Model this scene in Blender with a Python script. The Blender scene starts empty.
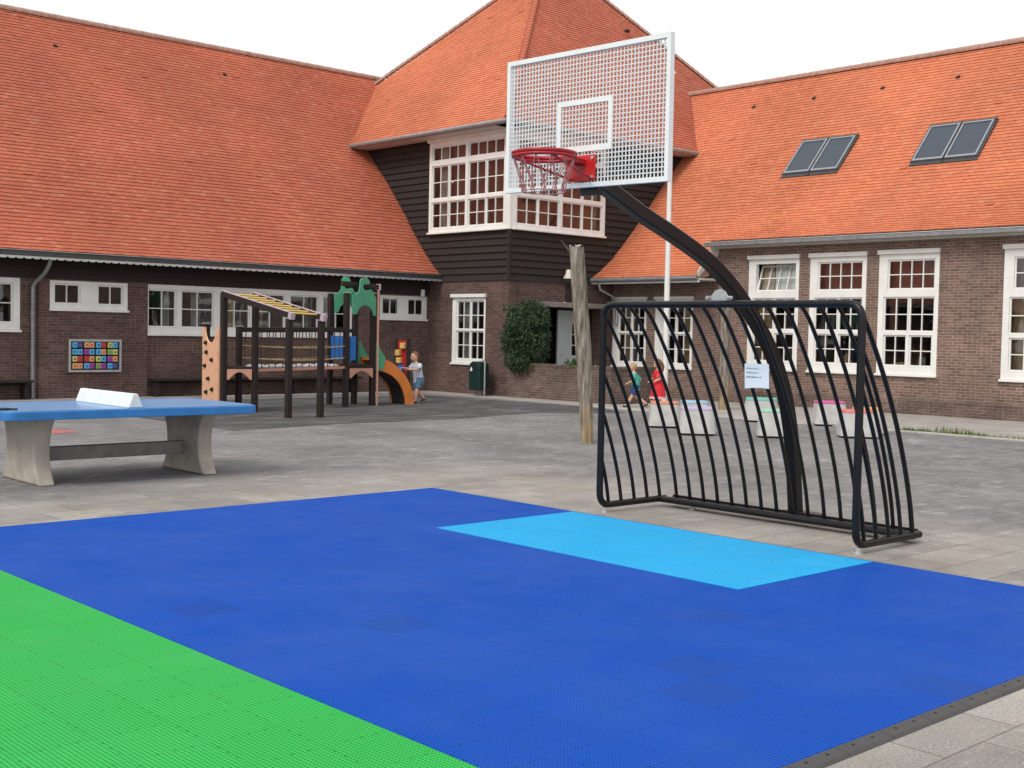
import bpy, bmesh, math, random
from mathutils import Vector, Matrix
random.seed(7)
R = math.radians
S = bpy.context.scene
COL = S.collection

# ------------------------------------------------------------------ node helpers
class NT:
    def __init__(s, name):
        s.m = bpy.data.materials.new(name); s.m.use_nodes = True
        s.t = s.m.node_tree; s.t.nodes.clear()
        s.out = s.n('ShaderNodeOutputMaterial')
    def n(s, kind, **kw):
        nd = s.t.nodes.new(kind)
        for k, v in kw.items(): setattr(nd, k, v)
        return nd
    def l(s, a, b): s.t.links.new(a, b)
    def put(s, sock, v):
        if hasattr(v, 'is_output'): s.l(v, sock)
        elif v is not None:
            if sock.type == 'RGBA' and len(v) == 3: v = (*v, 1)
            sock.default_value = v
    def coord(s, which='Object'):
        return s.n('ShaderNodeTexCoord').outputs[which]
    def mapping(s, vec, scale=(1, 1, 1), loc=(0, 0, 0), rot=(0, 0, 0)):
        m = s.n('ShaderNodeMapping'); s.l(vec, m.inputs[0])
        m.inputs['Scale'].default_value = scale; m.inputs['Location'].default_value = loc
        m.inputs['Rotation'].default_value = rot
        return m.outputs[0]
    def noise(s, vec, scale, detail=4, rough=.55, out='Fac'):
        x = s.n('ShaderNodeTexNoise'); s.l(vec, x.inputs['Vector'])
        x.inputs['Scale'].default_value = scale; x.inputs['Detail'].default_value = detail
        x.inputs['Roughness'].default_value = rough
        return x.outputs[out]
    def white(s, vec):
        x = s.n('ShaderNodeTexWhiteNoise', noise_dimensions='3D'); s.l(vec, x.inputs['Vector'])
        return x.outputs['Value']
    def math(s, op, a, b=None, clamp=False):
        x = s.n('ShaderNodeMath', operation=op); x.use_clamp = clamp
        s.put(x.inputs[0], a)
        if b is not None: s.put(x.inputs[1], b)
        return x.outputs[0]
    def ramp(s, fac, stops, interp='LINEAR'):
        x = s.n('ShaderNodeValToRGB'); s.l(fac, x.inputs[0]); cr = x.color_ramp; cr.interpolation = interp
        while len(cr.elements) < len(stops): cr.elements.new(.5)
        for e, (p, c) in zip(cr.elements, stops):
            e.position = p; e.color = (*c, 1) if not isinstance(c, (int, float)) else (c, c, c, 1)
        return x.outputs[0]
    def mix(s, fac, a, b, mode='MIX'):
        x = s.n('ShaderNodeMix', data_type='RGBA', blend_type=mode)
        s.put(x.inputs[0], fac); s.put(x.inputs[6], a); s.put(x.inputs[7], b)
        return x.outputs[2]
    def bump(s, h, strength=.3, dist=.01):
        x = s.n('ShaderNodeBump'); x.inputs['Strength'].default_value = strength
        x.inputs['Distance'].default_value = dist; s.l(h, x.inputs['Height'])
        return x.outputs[0]
    def bsdf(s, color, rough=.6, metal=0, normal=None, spec=.5, coat=0):
        b = s.n('ShaderNodeBsdfPrincipled')
        s.put(b.inputs['Base Color'], color); s.put(b.inputs['Roughness'], rough)
        b.inputs['Metallic'].default_value = metal
        b.inputs['Specular IOR Level'].default_value = spec
        b.inputs['Coat Weight'].default_value = coat
        if normal is not None: s.l(normal, b.inputs['Normal'])
        s.l(b.outputs[0], s.out.inputs[0])
        return b

def plain(name, col, rough=.6, metal=0, var=.25, nscale=6, bump=0, bscale=60, spec=.5, coat=0, stretch=(1, 1, 1)):
    t = NT(name); c = t.coord()
    if stretch != (1, 1, 1): c = t.mapping(c, stretch)
    f = t.noise(c, nscale, 5, .6)
    lo = tuple(x * (1 - var) for x in col); hi = tuple(min(1, x * (1 + var * .6)) for x in col)
    color = t.ramp(f, [(.25, lo), (.72, hi)])
    nm = t.bump(t.noise(c, bscale, 4), bump, .004) if bump else None
    t.bsdf(color, rough, metal, nm, spec, coat)
    return t.m

def brick_mat(name, c1, c2, mortar, dirt=.35):
    t = NT(name); uv = t.coord('UV')
    b = t.n('ShaderNodeTexBrick'); t.l(uv, b.inputs['Vector'])
    b.inputs['Scale'].default_value = 1; b.inputs['Brick Width'].default_value = .22
    b.inputs['Row Height'].default_value = .062; b.inputs['Mortar Size'].default_value = .0065
    b.inputs['Mortar Smooth'].default_value = .3; b.inputs['Bias'].default_value = 0
    b.inputs['Color1'].default_value = (*c1, 1); b.inputs['Color2'].default_value = (*c2, 1)
    b.inputs['Mortar'].default_value = (*mortar, 1)
    o = t.coord('Object')
    n1 = t.ramp(t.noise(o, 1.1, 5, .65), [(.3, 1 - dirt), (.7, 1.15)])
    c = t.mix(1, b.outputs['Color'], n1, 'MULTIPLY')
    n2 = t.ramp(t.noise(o, 14, 3), [(.3, .8), (.7, 1.15)])
    c = t.mix(1, c, n2, 'MULTIPLY')
    st = t.ramp(t.noise(o, 2.3, 6, .7), [(.66, 0), (.8, 1)])       # pale lime stains
    c = t.mix(t.math('MULTIPLY', st, .35), c, (.33, .29, .26))
    h = t.math('ADD', t.math('MULTIPLY', b.outputs['Fac'], -1), t.math('MULTIPLY', t.noise(o, 60, 3), .5))
    t.bsdf(c, .88, 0, t.bump(h, .6, .006), .25)
    return t.m

def tile_mat(name, base):
    t = NT(name); uv = t.coord('UV'); o = t.coord('Object')
    r = t.white(uv)
    r2 = t.white(t.mapping(uv, (1, 1, 1), (31.7, 11.3, 5)))
    col = t.ramp(r, [(0, tuple(x * .87 for x in base)), (.5, base), (1, (base[0] * 1.05, base[1] * 1.16, base[2] * 1.2))])
    big = t.ramp(t.noise(o, .35, 4, .6), [(.3, .84), (.7, 1.1)])
    col = t.mix(1, col, big, 'MULTIPLY')
    pale = t.ramp(r2, [(.93, 0), (.97, 1)])
    col = t.mix(t.math('MULTIPLY', pale, .18), col, (.62, .36, .25))
    dark = t.ramp(t.noise(t.mapping(o, (1, 1, 1), (4, 2, 9)), 1.6, 6, .7), [(.62, 0), (.78, 1)])
    col = t.mix(t.math('MULTIPLY', dark, .25), col, (.19, .06, .04))
    fine = t.ramp(t.noise(o, 45, 3), [(.3, .9), (.7, 1.06)])
    col = t.mix(1, col, fine, 'MULTIPLY')
    t.bsdf(col, .8, 0, t.bump(t.noise(o, 90, 3), .25, .003), .3)
    return t.m

def wood_dark(name, col):
    t = NT(name); o = t.coord()
    g = t.noise(t.mapping(o, (2, 2, 40)), 3, 5, .6)
    c = t.ramp(g, [(.3, tuple(x * .55 for x in col)), (.7, tuple(x * 1.3 for x in col))])
    t.bsdf(c, .75, 0, t.bump(g, .35, .004), .35)
    return t.m

def bark_mat(name):
    t = NT(name); o = t.coord()
    g = t.noise(t.mapping(o, (9, 9, 1.1)), 2.2, 7, .65)
    c = t.ramp(g, [(.30, (.055, .045, .04)), (.46, (.19, .16, .13)), (.62, (.36, .33, .29)), (.78, (.50, .47, .43))])
    sep = t.n('ShaderNodeSeparateXYZ'); t.l(o, sep.inputs[0])
    low = t.ramp(t.math('ADD', sep.outputs['Z'], t.math('MULTIPLY', t.noise(o, 3), 1.0)), [(.75, 1), (1.5, 0)])
    tan = t.ramp(g, [(.28, (.16, .10, .05)), (.7, (.44, .34, .2))])
    c = t.mix(t.math('MULTIPLY', low, .85), c, tan)
    t.bsdf(c, .9, 0, t.bump(g, .8, .02), .2)
    return t.m

def ground_mat():
    t = NT('paving'); o = t.coord()
    sep = t.n('ShaderNodeSeparateXYZ'); t.l(o, sep.inputs[0]); X, Y = sep.outputs['X'], sep.outputs['Y']
    def slabs(w, h, ms, c1, c2, mo, rot=0):
        b = t.n('ShaderNodeTexBrick'); t.l(t.mapping(o, (1, 1, 1), (0.07, .11, 0), (0, 0, rot)), b.inputs['Vector'])
        for k, v in (('Scale', 1), ('Brick Width', w), ('Row Height', h), ('Mortar Size', ms), ('Mortar Smooth', .2), ('Bias', 0)):
            b.inputs[k].default_value = v
        b.inputs['Color1'].default_value = (*c1, 1); b.inputs['Color2'].default_value = (*c2, 1); b.inputs['Mortar'].default_value = (*mo, 1)
        return b
    grey = slabs(.21, .105, .005, (.195, .191, .193), (.255, .25, .25), (.145, .14, .135))
    beige = slabs(.6, .4, .006, (.28, .265, .245), (.375, .355, .325), (.21, .19, .17))
    wob = t.math('MULTIPLY', t.math('SUBTRACT', t.noise(o, .8, 6, .65), .5), 2.2)
    # worn sandy slabs lie around the court, darker pavers over the rest of the yard
    mx = t.ramp(t.math('ADD', t.math('MULTIPLY', t.math('ADD', X, wob), .1), 0), [(1.06, 1), (1.18, 0)])
    my = t.ramp(t.math('MULTIPLY', t.math('ADD', Y, wob), .1), [(.92, 1), (.99, 0)])
    def rng(v, a, b):
        m = t.n('ShaderNodeMapRange'); m.clamp = True; t.l(v, m.inputs[0])
        m.inputs[1].default_value = a; m.inputs[2].default_value = b; m.inputs[3].default_value = 1; m.inputs[4].default_value = 0
        return m.outputs[0]
    mk = t.math('MULTIPLY', rng(t.math('ADD', X, wob), 9.3, 10.7), rng(t.math('ADD', Y, wob), 10.3, 11.9))
    col = t.mix(mk, grey.outputs['Color'], beige.outputs['Color'])
    sand = t.ramp(t.noise(o, 1.7, 6, .68), [(.5, 0), (.7, 1)])
    col = t.mix(t.math('MULTIPLY', t.math('MULTIPLY', sand, mk), .55), col, (.40, .35, .28))
    # scuffed pale streaks (chalk, sand) along the rows of pavers
    stv = t.mapping(o, (.9, 3.2, 1), (3, 1, 0), (0, 0, R(-12)))
    stk = t.ramp(t.noise(stv, 1.5, 7, .72), [(.57, 0), (.73, 1)])
    col = t.mix(t.math('MULTIPLY', stk, .7), col, (.52, .50, .47))
    st2 = t.ramp(t.noise(t.mapping(o, (1.4, 7, 1), (1, 5, 0), (0, 0, R(8))), 2.1, 7, .75), [(.58, 0), (.68, 1)])
    col = t.mix(t.math('MULTIPLY', st2, .4), col, (.46, .44, .42))
    st3 = t.ramp(t.noise(t.mapping(o, (1, 1, 1), (11, 4, 0)), 2.7, 6, .75), [(.57, 0), (.66, 1)])
    col = t.mix(t.math('MULTIPLY', st3, .5), col, (.50, .48, .44))
    gr = t.ramp(t.noise(t.mapping(o, (1, 1, 1), (2, 8, 0)), 1.9, 7, .72), [(.56, 0), (.72, 1)])
    col = t.mix(t.math('MULTIPLY', gr, .45), col, (.10, .095, .09))
    drk = t.ramp(t.noise(t.mapping(o, (1, 1, 1), (7, 9, 0)), .55, 5, .6), [(.34, .74), (.66, 1.12)])
    col = t.mix(1, col, drk, 'MULTIPLY')
    fine = t.ramp(t.noise(o, 70, 4, .7), [(.28, .62), (.72, 1.3)])
    col = t.mix(1, col, fine, 'MULTIPLY')
    spk = t.ramp(t.white(t.n('ShaderNodeVectorMath', operation='FLOOR').outputs[0]), [(0, 0), (1, 0)]) if False else None
    vo = t.n('ShaderNodeTexVoronoi'); t.l(o, vo.inputs['Vector']); vo.inputs['Scale'].default_value = 26
    dots = t.ramp(vo.outputs['Distance'], [(.10, 1), (.17, 0)])
    pick = t.ramp(vo.outputs['Color'], [(.60, 0), (.66, 1)])
    col = t.mix(t.math('MULTIPLY', t.math('MULTIPLY', dots, pick), .6), col, (.62, .59, .54))
    bf = t.math('ADD', t.math('MULTIPLY', t.math('MULTIPLY', beige.outputs['Fac'], mk), -1), t.math('MULTIPLY', t.noise(o, 90, 3), .4))
    t.bsdf(col, .9, 0, t.bump(bf, .5, .005), .25)
    return t.m

TILE = .3125
def court_mat(name, col, dark_tiles=()):
    """click-together plastic tiles: perforated top, slots at the tile edges"""
    t = NT(name); o = t.coord()
    v = t.mapping(o, (1 / TILE, 1 / TILE, 0), (-2.945 / TILE, -2.61 / TILE, 0))
    fr = t.n('ShaderNodeVectorMath', operation='FRACTION'); t.l(v, fr.inputs[0])
    fl = t.n('ShaderNodeVectorMath', operation='FLOOR'); t.l(v, fl.inputs[0])
    sp = t.n('ShaderNodeSeparateXYZ'); t.l(fr.outputs[0], sp.inputs[0]); U, V = sp.outputs['X'], sp.outputs['Y']
    r = t.white(fl.outputs[0])
    c = t.ramp(r, [(0, tuple(x * .965 for x in col)), (1, tuple(min(1, x * 1.025) for x in col))])
    # a few older, greyer tiles
    if dark_tiles:
        sf = t.n('ShaderNodeSeparateXYZ'); t.l(fl.outputs[0], sf.inputs[0])
        acc = None
        for i, j in dark_tiles:
            a = t.math('MULTIPLY', t.math('COMPARE', sf.outputs['X'], float(i)), t.math('COMPARE', sf.outputs['Y'], float(j)))
            acc = a if acc is None else t.math('ADD', acc, a)
        for nd in t.t.nodes:
            if nd.bl_idname == 'ShaderNodeMath' and nd.operation == 'COMPARE': nd.inputs[2].default_value = .2
        c = t.mix(t.math('MULTIPLY', acc, .28), c, (col[0] * .8 + .015, col[1] * .62 + .01, col[2] * .5))
    # perforation
    def tri(x, k):                              # distance to nearest hole line centre
        f = t.math('FRACT', t.math('MULTIPLY', x, k))
        return t.math('ABSOLUTE', t.math('SUBTRACT', f, .5))
    gu, gv = tri(U, 16.), tri(V, 16.)
    hole = t.math('MULTIPLY', t.math('LESS_THAN', gu, .29), t.math('LESS_THAN', gv, .29))
    c = t.mix(t.math('MULTIPLY', hole, .8), c, tuple(x * .28 for x in col))
    # three slots at the middle of each tile edge
    def edge(a, b):
        e = t.math('LESS_THAN', t.math('ABSOLUTE', t.math('SUBTRACT', a, .012)), .022)
        s1 = t.math('LESS_THAN', t.math('ABSOLUTE', t.math('SUBTRACT', t.math('FRACT', t.math('MULTIPLY', b, 4.4)), .5)), .10)
        mid = t.math('LESS_THAN', t.math('ABSOLUTE', t.math('SUBTRACT', b, .5)), .36)
        return t.math('MULTIPLY', t.math('MULTIPLY', e, s1), mid)
    sl = t.math('MAXIMUM', edge(U, V), edge(V, U))
    c = t.mix(t.math('MULTIPLY', sl, .55), c, tuple(x * .12 for x in col))
    seam = t.math('MAXIMUM', t.math('LESS_THAN', U, .012), t.math('LESS_THAN', V, .012))
    c = t.mix(t.math('MULTIPLY', seam, .22), c, tuple(x * .3 for x in col))
    dust = t.ramp(t.noise(o, .9, 6, .65), [(.42, 0), (.75, 1)])
    c = t.mix(t.math('MULTIPLY', dust, .05), c, (.22, .32, .42))
    h = t.math('ADD', t.math('MULTIPLY', hole, -1), t.math('MULTIPLY', t.noise(o, 1.4, 2), .8))
    t.bsdf(c, t.ramp(t.noise(o, 2.2, 4), [(.3, .55), (.7, .7)]), 0, t.bump(h, .3, .004), .08)
    return t.m

def glass_mat():
    t = NT('window_glass')
    tr = t.n('ShaderNodeBsdfTransparent'); tr.inputs[0].default_value = (.82, .86, .85, 1)
    gl = t.n('ShaderNodeBsdfGlossy'); gl.inputs['Roughness'].default_value = .02
    wav = t.bump(t.noise(t.coord(), 1.3, 2), .12, .02); t.l(wav, gl.inputs['Normal'])
    fr = t.n('ShaderNodeFresnel'); fr.inputs[0].default_value = 1.5
    f = t.math('MULTIPLY', t.math('ADD', fr.outputs[0], .08), 1.0, True)
    mx = t.n('ShaderNodeMixShader'); t.l(f, mx.inputs[0]); t.l(tr.outputs[0], mx.inputs[1]); t.l(gl.outputs[0], mx.inputs[2])
    t.l(mx.outputs[0], t.out.inputs[0])
    return t.m

M = {}
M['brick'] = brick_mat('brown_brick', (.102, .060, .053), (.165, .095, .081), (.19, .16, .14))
M['brick_r'] = brick_mat('lit_weathered_brick', (.165, .100, .080), (.255, .160, .128), (.34, .305, .27), .22)  # weathered brick, with the brighter light on this wing put into its colour
M['brick_g'] = brick_mat('old_wall_brick', (.13, .085, .072), (.20, .135, .11), (.25, .22, .2), .45)
M['tile'] = tile_mat('lit_roof_tile', (.60, .188, .094))  # roof tile with the light on the sun-facing slopes painted in
M['tile_shaded'] = tile_mat('shaded_roof_tile', (.475, .130, .074))  # same roof tile, shade of the slopes turned from the sun painted in
M['ridge'] = plain('ridge_tile_clay', (.40, .23, .18), .85, var=.4, nscale=9, bump=.3)
M['siding'] = wood_dark('dark_stained_timber', (.030, .024, .022))
M['soffit'] = wood_dark('dark_brown_timber', (.034, .022, .022))
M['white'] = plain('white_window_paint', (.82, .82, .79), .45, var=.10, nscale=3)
M['cream'] = plain('cream_cornice_paint', (.62, .58, .52), .5, var=.12, nscale=3)
M['zinc'] = plain('grey_zinc', (.30, .31, .32), .45, .5, var=.3, nscale=8)
M['zinc_dark'] = plain('dark_gutter_paint', (.05, .055, .06), .4, var=.3)
M['glass'] = glass_mat()
M['curtain_reflection_red'] = plain('red_blind_and_reflection', (.32, .125, .10), .85, var=.3, nscale=5, stretch=(6, 6, .6))  # tower curtain; on the right wing's upper panes a painted red reflection
M['curtain_tan'] = plain('tan_curtain', (.55, .36, .19), .9, var=.35, nscale=5, stretch=(6, 6, .5))
M['curtain_pale'] = plain('pale_curtain', (.58, .55, .5), .9, var=.25, nscale=5, stretch=(6, 6, .5))
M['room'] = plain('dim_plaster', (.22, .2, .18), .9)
M['ground'] = ground_mat()
def rubber_mat():
    t = NT('dark_rubber_paving'); o = t.coord()
    c = t.ramp(t.noise(t.mapping(o, (.7, 1.5, 1)), 1.6, 6, .65), [(.28, (.046, .045, .050)), (.7, (.100, .098, .104))])
    sd = t.ramp(t.noise(t.mapping(o, (.6, 2.2, 1), (5, 3, 0)), 1.6, 7, .74), [(.50, 0), (.64, 1)])
    c = t.mix(t.math('MULTIPLY', sd, .45), c, (.31, .29, .27))
    c = t.mix(1, c, t.ramp(t.noise(o, 60, 3), [(.3, .75), (.7, 1.25)]), 'MULTIPLY')
    t.bsdf(c, .9, 0, t.bump(t.noise(o, 80, 3), .5, .004), .25)
    return t.m
M['rubber'] = rubber_mat()
M['footpath'] = plain('pale_footpath_slabs', (.36, .335, .31), .9, var=.3, nscale=1.7, bump=.3)
M['kerb'] = plain('pale_kerb_concrete', (.46, .44, .41), .9, var=.25, bump=.3)
M['court_blue'] = court_mat('blue_court_tile', (.004, .084, .49), [(7, 0), (5, 3), (4, 2), (8, 5), (3, 8), (1, 11)])
M['court_light'] = court_mat('light_blue_court_tile', (.024, .45, .88))
M['court_green'] = court_mat('green_court_tile', (.038, .48, .092))
M['edging'] = plain('grey_rubber_edging', (.055, .053, .055), .6, var=.2, bump=.2)
M['hole'] = plain('dark_slot', (.012, .012, .012), .8)
M['black'] = plain('black_gloss_paint', (.008, .008, .010), .36, var=.2, nscale=20, spec=.32)
M['galv'] = plain('galvanised_steel', (.55, .57, .58), .4, .6, var=.2, nscale=12)
M['board'] = plain('white_powder_coat', (.80, .82, .83), .4, var=.06)
M['boardmesh'] = plain('grey_powder_coat', (.66, .68, .70), .5, var=.06)
M['red'] = plain('red_powder_coat', (.55, .012, .014), .35, var=.2)
M['rim'] = plain('dark_red_rim_paint', (.38, .012, .018), .4, var=.25, nscale=15)
M['chain'] = plain('dull_net_cord', (.42, .17, .17), .6, .0, var=.3, nscale=40)
M['paper'] = plain('pale_blue_paper', (.90, .94, .98), .7, var=.04)
M['ink'] = plain('grey_ink', (.25, .30, .38), .7)
M['concrete'] = plain('table_concrete', (.40, .36, .31), .85, var=.3, nscale=5, bump=.4)
M['beam'] = plain('grey_concrete_beam', (.25, .22, .2), .85, var=.3, bump=.3)
M['tabletop'] = plain('blue_table_coating', (.12, .32, .60), .3, var=.12, nscale=3, spec=.6)
M['tableedge'] = plain('blue_table_rim', (.025, .19, .52), .45, var=.25, nscale=5)
M['netwhite'] = plain('pale_polymer_concrete', (.72, .76, .76), .6, var=.08)
M['bark'] = bark_mat('weathered_log')
M['cutwood'] = plain('cut_wood_end', (.45, .38, .3), .9, var=.4, nscale=20)
M['polewhite'] = plain('white_flagpole_paint', (.78, .78, .76), .4, var=.08)
M['post'] = wood_dark('dark_brown_post', (.024, .017, .016))
M['postcap'] = plain('lilac_post_cap', (.48, .38, .44), .5, var=.1)
M['peach'] = plain('peach_climbing_panel', (.76, .43, .27), .55, var=.08)
M['pinkpanel'] = plain('salmon_arch_panel', (.55, .28, .2), .6, var=.15)
M['pgreen'] = plain('green_play_panel', (.07, .33, .19), .5, var=.12)
M['pblue'] = plain('blue_play_panel', (.01, .14, .48), .5, var=.15)
M['yellow'] = plain('yellow_rung', (.62, .44, .13), .5, var=.15)
M['orange'] = plain('orange_slide_side', (.62, .19, .035), .5, var=.18, nscale=4)
M['rope'] = plain('ochre_rope', (.42, .33, .16), .8, var=.3)
M['ropedark'] = plain('brown_rope', (.10, .06, .05), .8)
M['disc'] = plain('pale_stepping_disc', (.55, .55, .55), .6)
M['stool'] = plain('pale_concrete', (.52, .52, .51), .85, var=.22, nscale=5, bump=.35)
M['leaf'] = plain('dark_conifer_leaf', (.036, .072, .026), .6, var=.6, nscale=7)
M['leaf2'] = plain('fresh_green_leaf', (.06, .13, .03), .55, var=.4, nscale=15)
M['twig'] = plain('brown_twig', (.10, .07, .05), .9)
M['weed'] = plain('weed_green', (.13, .19, .06), .7, var=.5, nscale=12)
M['soil'] = plain('dark_soil', (.06, .045, .035), .95, var=.4)
M['bin'] = plain('dark_green_plastic', (.006, .032, .026), .4, var=.2)
M['skin'] = plain('skin', (.62, .36, .26), .55, var=.08)
M['hairbrown'] = plain('red_brown_hair', (.18, .08, .04), .7, var=.3, nscale=40)
M['hairblond'] = plain('sandy_hair', (.42, .28, .15), .7, var=.3, nscale=40)
M['shirtpale'] = plain('pale_blue_cotton', (.56, .60, .70), .85, var=.2, nscale=12)
M['shortsblue'] = plain('blue_check_cotton', (.09, .20, .32), .85, var=.6, nscale=25)
M['shirtteal'] = plain('teal_cotton', (.06, .46, .36), .85, var=.15)
M['shortsnavy'] = plain('navy_cotton', (.02, .06, .22), .85, var=.2)
M['dressred'] = plain('red_cotton', (.62, .02, .035), .85, var=.2, nscale=12)
M['hem'] = plain('pink_white_hem', (.72, .42, .46), .85)
M['shoe'] = plain('dark_shoe', (.06, .03, .04), .6)
M['redpaint'] = plain('faded_red_paint', (.46, .13, .14), .9, var=.35, nscale=12)
M['dark'] = plain('dark_rubber', (.02, .018, .02), .7)
M['doorwhite'] = plain('white_door_paint', (.62, .66, .68), .5, var=.06)
M['screen'] = plain('charcoal_sun_screen', (.045, .062, .085), .5, var=.12, nscale=3)
M['alu'] = plain('grey_aluminium', (.34, .36, .39), .4, .5, var=.1)
M['eye'] = plain('dark_eye', (.02, .015, .012), .3)
M['lip'] = plain('lip', (.45, .16, .14), .6)

# ------------------------------------------------------------------ mesh builder
ORG = {}
class MB:
    def __init__(s): s.v = []; s.f = []; s.sm = []; s.uv = []
    def add(s, verts, faces, smooth=False, uv=None):
        o = len(s.v); s.v += [tuple(p) for p in verts]
        for f in faces:
            s.f.append([o + i for i in f]); s.sm.append(smooth); s.uv.append(uv)
        return s
    def poly(s, pts, smooth=False, uv=None): return s.add(pts, [list(range(len(pts)))], smooth, uv)
    def box(s, x0, x1, y0, y1, z0, z1):
        return s.add([(x, y, z) for x in (x0, x1) for y in (y0, y1) for z in (z0, z1)],
                     [(0, 1, 3, 2), (4, 6, 7, 5), (0, 4, 5, 1), (2, 3, 7, 6), (0, 2, 6, 4), (1, 5, 7, 3)])
    def fbox(s, fn, u0, u1, w0, w1, d0, d1):
        return s.add([fn(u, w, d) for u in (u0, u1) for w in (w0, w1) for d in (d0, d1)],
                     [(0, 1, 3, 2), (4, 6, 7, 5), (0, 4, 5, 1), (2, 3, 7, 6), (0, 2, 6, 4), (1, 5, 7, 3)])
    def beam(s, p, q, w, h, up=(0, 0, 1)):
        p, q = Vector(p), Vector(q); d = (q - p).normalized(); up = Vector(up)
        if abs(d.dot(up)) > .99: up = Vector((1, 0, 0))
        a = d.cross(up).normalized() * w / 2; b = a.normalized().cross(d).normalized() * h / 2
        vs = [e + sa * a + sb * b for e in (p, q) for sa, sb in ((-1, -1), (1, -1), (1, 1), (-1, 1))]
        return s.add(vs, [(0, 1, 2, 3), (7, 6, 5, 4), (0, 4, 5, 1), (1, 5, 6, 2), (2, 6, 7, 3), (3, 7, 4, 0)])
    def tube(s, path, r, n=10, caps=True, smooth=True):
        P = [Vector(p) for p in path]; N = len(P)
        rr = r if isinstance(r, (list, tuple)) else [r] * N
        T = [(P[min(i + 1, N - 1)] - P[max(i - 1, 0)]).normalized() for i in range(N)]
        a = T[0].orthogonal().normalized(); rings = []
        for i in range(N):
            a = (a - T[i] * a.dot(T[i])).normalized(); b = T[i].cross(a)
            rings.append([P[i] + rr[i] * (math.cos(2 * math.pi * k / n) * a + math.sin(2 * math.pi * k / n) * b) for k in range(n)])
        vs = [p for g in rings for p in g]; fs = []
        for i in range(N - 1):
            for k in range(n):
                k2 = (k + 1) % n; fs.append((i * n + k, i * n + k2, (i + 1) * n + k2, (i + 1) * n + k))
        s.add(vs, fs, smooth)
        if caps: s.add(rings[0][::-1], [list(range(n))]); s.add(rings[-1], [list(range(n))])
        return s
    def lathe(s, c, prof, n=20, smooth=True, axis='z'):
        vs = []
        for r, z in prof:
            for k in range(n):
                a = 2 * math.pi * k / n
                vs.append((c[0] + r * math.cos(a), c[1] + r * math.sin(a), c[2] + z))
        fs = []
        for i in range(len(prof) - 1):
            for k in range(n):
                k2 = (k + 1) % n; fs.append((i * n + k, i * n + k2, (i + 1) * n + k2, (i + 1) * n + k))
        s.add(vs, fs, smooth)
        m = (len(prof) - 1) * n
        s.add(vs[:n][::-1], [list(range(n))]); s.add(vs[m:], [list(range(n))])
        return s
    def prism(s, poly, fn, d0, d1):
        n = len(poly); vs = [fn(u, w, d0) for u, w in poly] + [fn(u, w, d1) for u, w in poly]
        return s.add(vs, [list(range(n))[::-1], list(range(n, 2 * n))] + [(i, (i + 1) % n, n + (i + 1) % n, n + i) for i in range(n)])
    def plate(s, fn, u0, u1, w0, w1, holes, d0, d1, back=True):
        us = sorted({u0, u1, *[min(max(h[k], u0), u1) for h in holes for k in (0, 1)]})
        ws = sorted({w0, w1, *[min(max(h[k], w0), w1) for h in holes for k in (2, 3)]})
        def solid(i, j):
            if not (0 <= i < len(us) - 1 and 0 <= j < len(ws) - 1): return False
            u, w = (us[i] + us[i + 1]) / 2, (ws[j] + ws[j + 1]) / 2
            return not any(h[0] < u < h[1] and h[2] < w < h[3] for h in holes)
        for i in range(len(us) - 1):
            for j in range(len(ws) - 1):
                if not solid(i, j): continue
                a, b, c, d = us[i], us[i + 1], ws[j], ws[j + 1]
                s.poly([fn(a, c, d0), fn(b, c, d0), fn(b, d, d0), fn(a, d, d0)])
                if back: s.poly([fn(a, c, d1), fn(a, d, d1), fn(b, d, d1), fn(b, c, d1)])
                if not solid(i - 1, j): s.poly([fn(a, c, d0), fn(a, d, d0), fn(a, d, d1), fn(a, c, d1)])
                if not solid(i + 1, j): s.poly([fn(b, c, d0), fn(b, c, d1), fn(b, d, d1), fn(b, d, d0)])
                if not solid(i, j - 1): s.poly([fn(a, c, d0), fn(a, c, d1), fn(b, c, d1), fn(b, c, d0)])
                if not solid(i, j + 1): s.poly([fn(a, d, d0), fn(b, d, d0), fn(b, d, d1), fn(a, d, d1)])
        return s
    def build(s, name, m, parent=None, bevel=0, recalc=True, loc=None):
        off = Vector(ORG[parent.name]) if parent is not None else Vector(loc or (0, 0, 0))
        me = bpy.data.meshes.new(name)
        me.from_pydata([tuple(Vector(p) - off) for p in s.v], [], s.f); me.update()
        for p, sm in zip(me.polygons, s.sm): p.use_smooth = sm
        ul = me.uv_layers.new(name='UVMap')
        for p in me.polygons:
            u = s.uv[p.index]
            if u is not None:
                for li in p.loop_indices: ul.data[li].uv = u
                continue
            n = p.normal; tx = Vector((-n.y, n.x, 0))
            tx = tx.normalized() if tx.length > .05 else Vector((1, 0, 0))
            if abs(tx.x) > abs(tx.y):
                if tx.x < 0: tx = -tx
            elif tx.y > 0: tx = -tx
            ty = n.cross(tx)
            if ty.z < -.01 or (abs(ty.z) < .01 and ty.y < 0): ty = -ty
            for li in p.loop_indices:
                co = Vector(s.v[me.loops[li].vertex_index]); ul.data[li].uv = (co.dot(tx), co.dot(ty))
        if recalc:
            bm = bmesh.new(); bm.from_mesh(me); bmesh.ops.recalc_face_normals(bm, faces=bm.faces); bm.to_mesh(me); bm.free()
        me.materials.append(m)
        o = bpy.data.objects.new(name, me); COL.objects.link(o)
        if parent is not None: o.parent = parent
        else: o.location = off
        ORG[o.name] = tuple(off)
        if bevel:
            b = o.modifiers.new('bevel', 'BEVEL'); b.width = bevel; b.segments = 2; b.limit_method = 'ANGLE'
        return o

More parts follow.
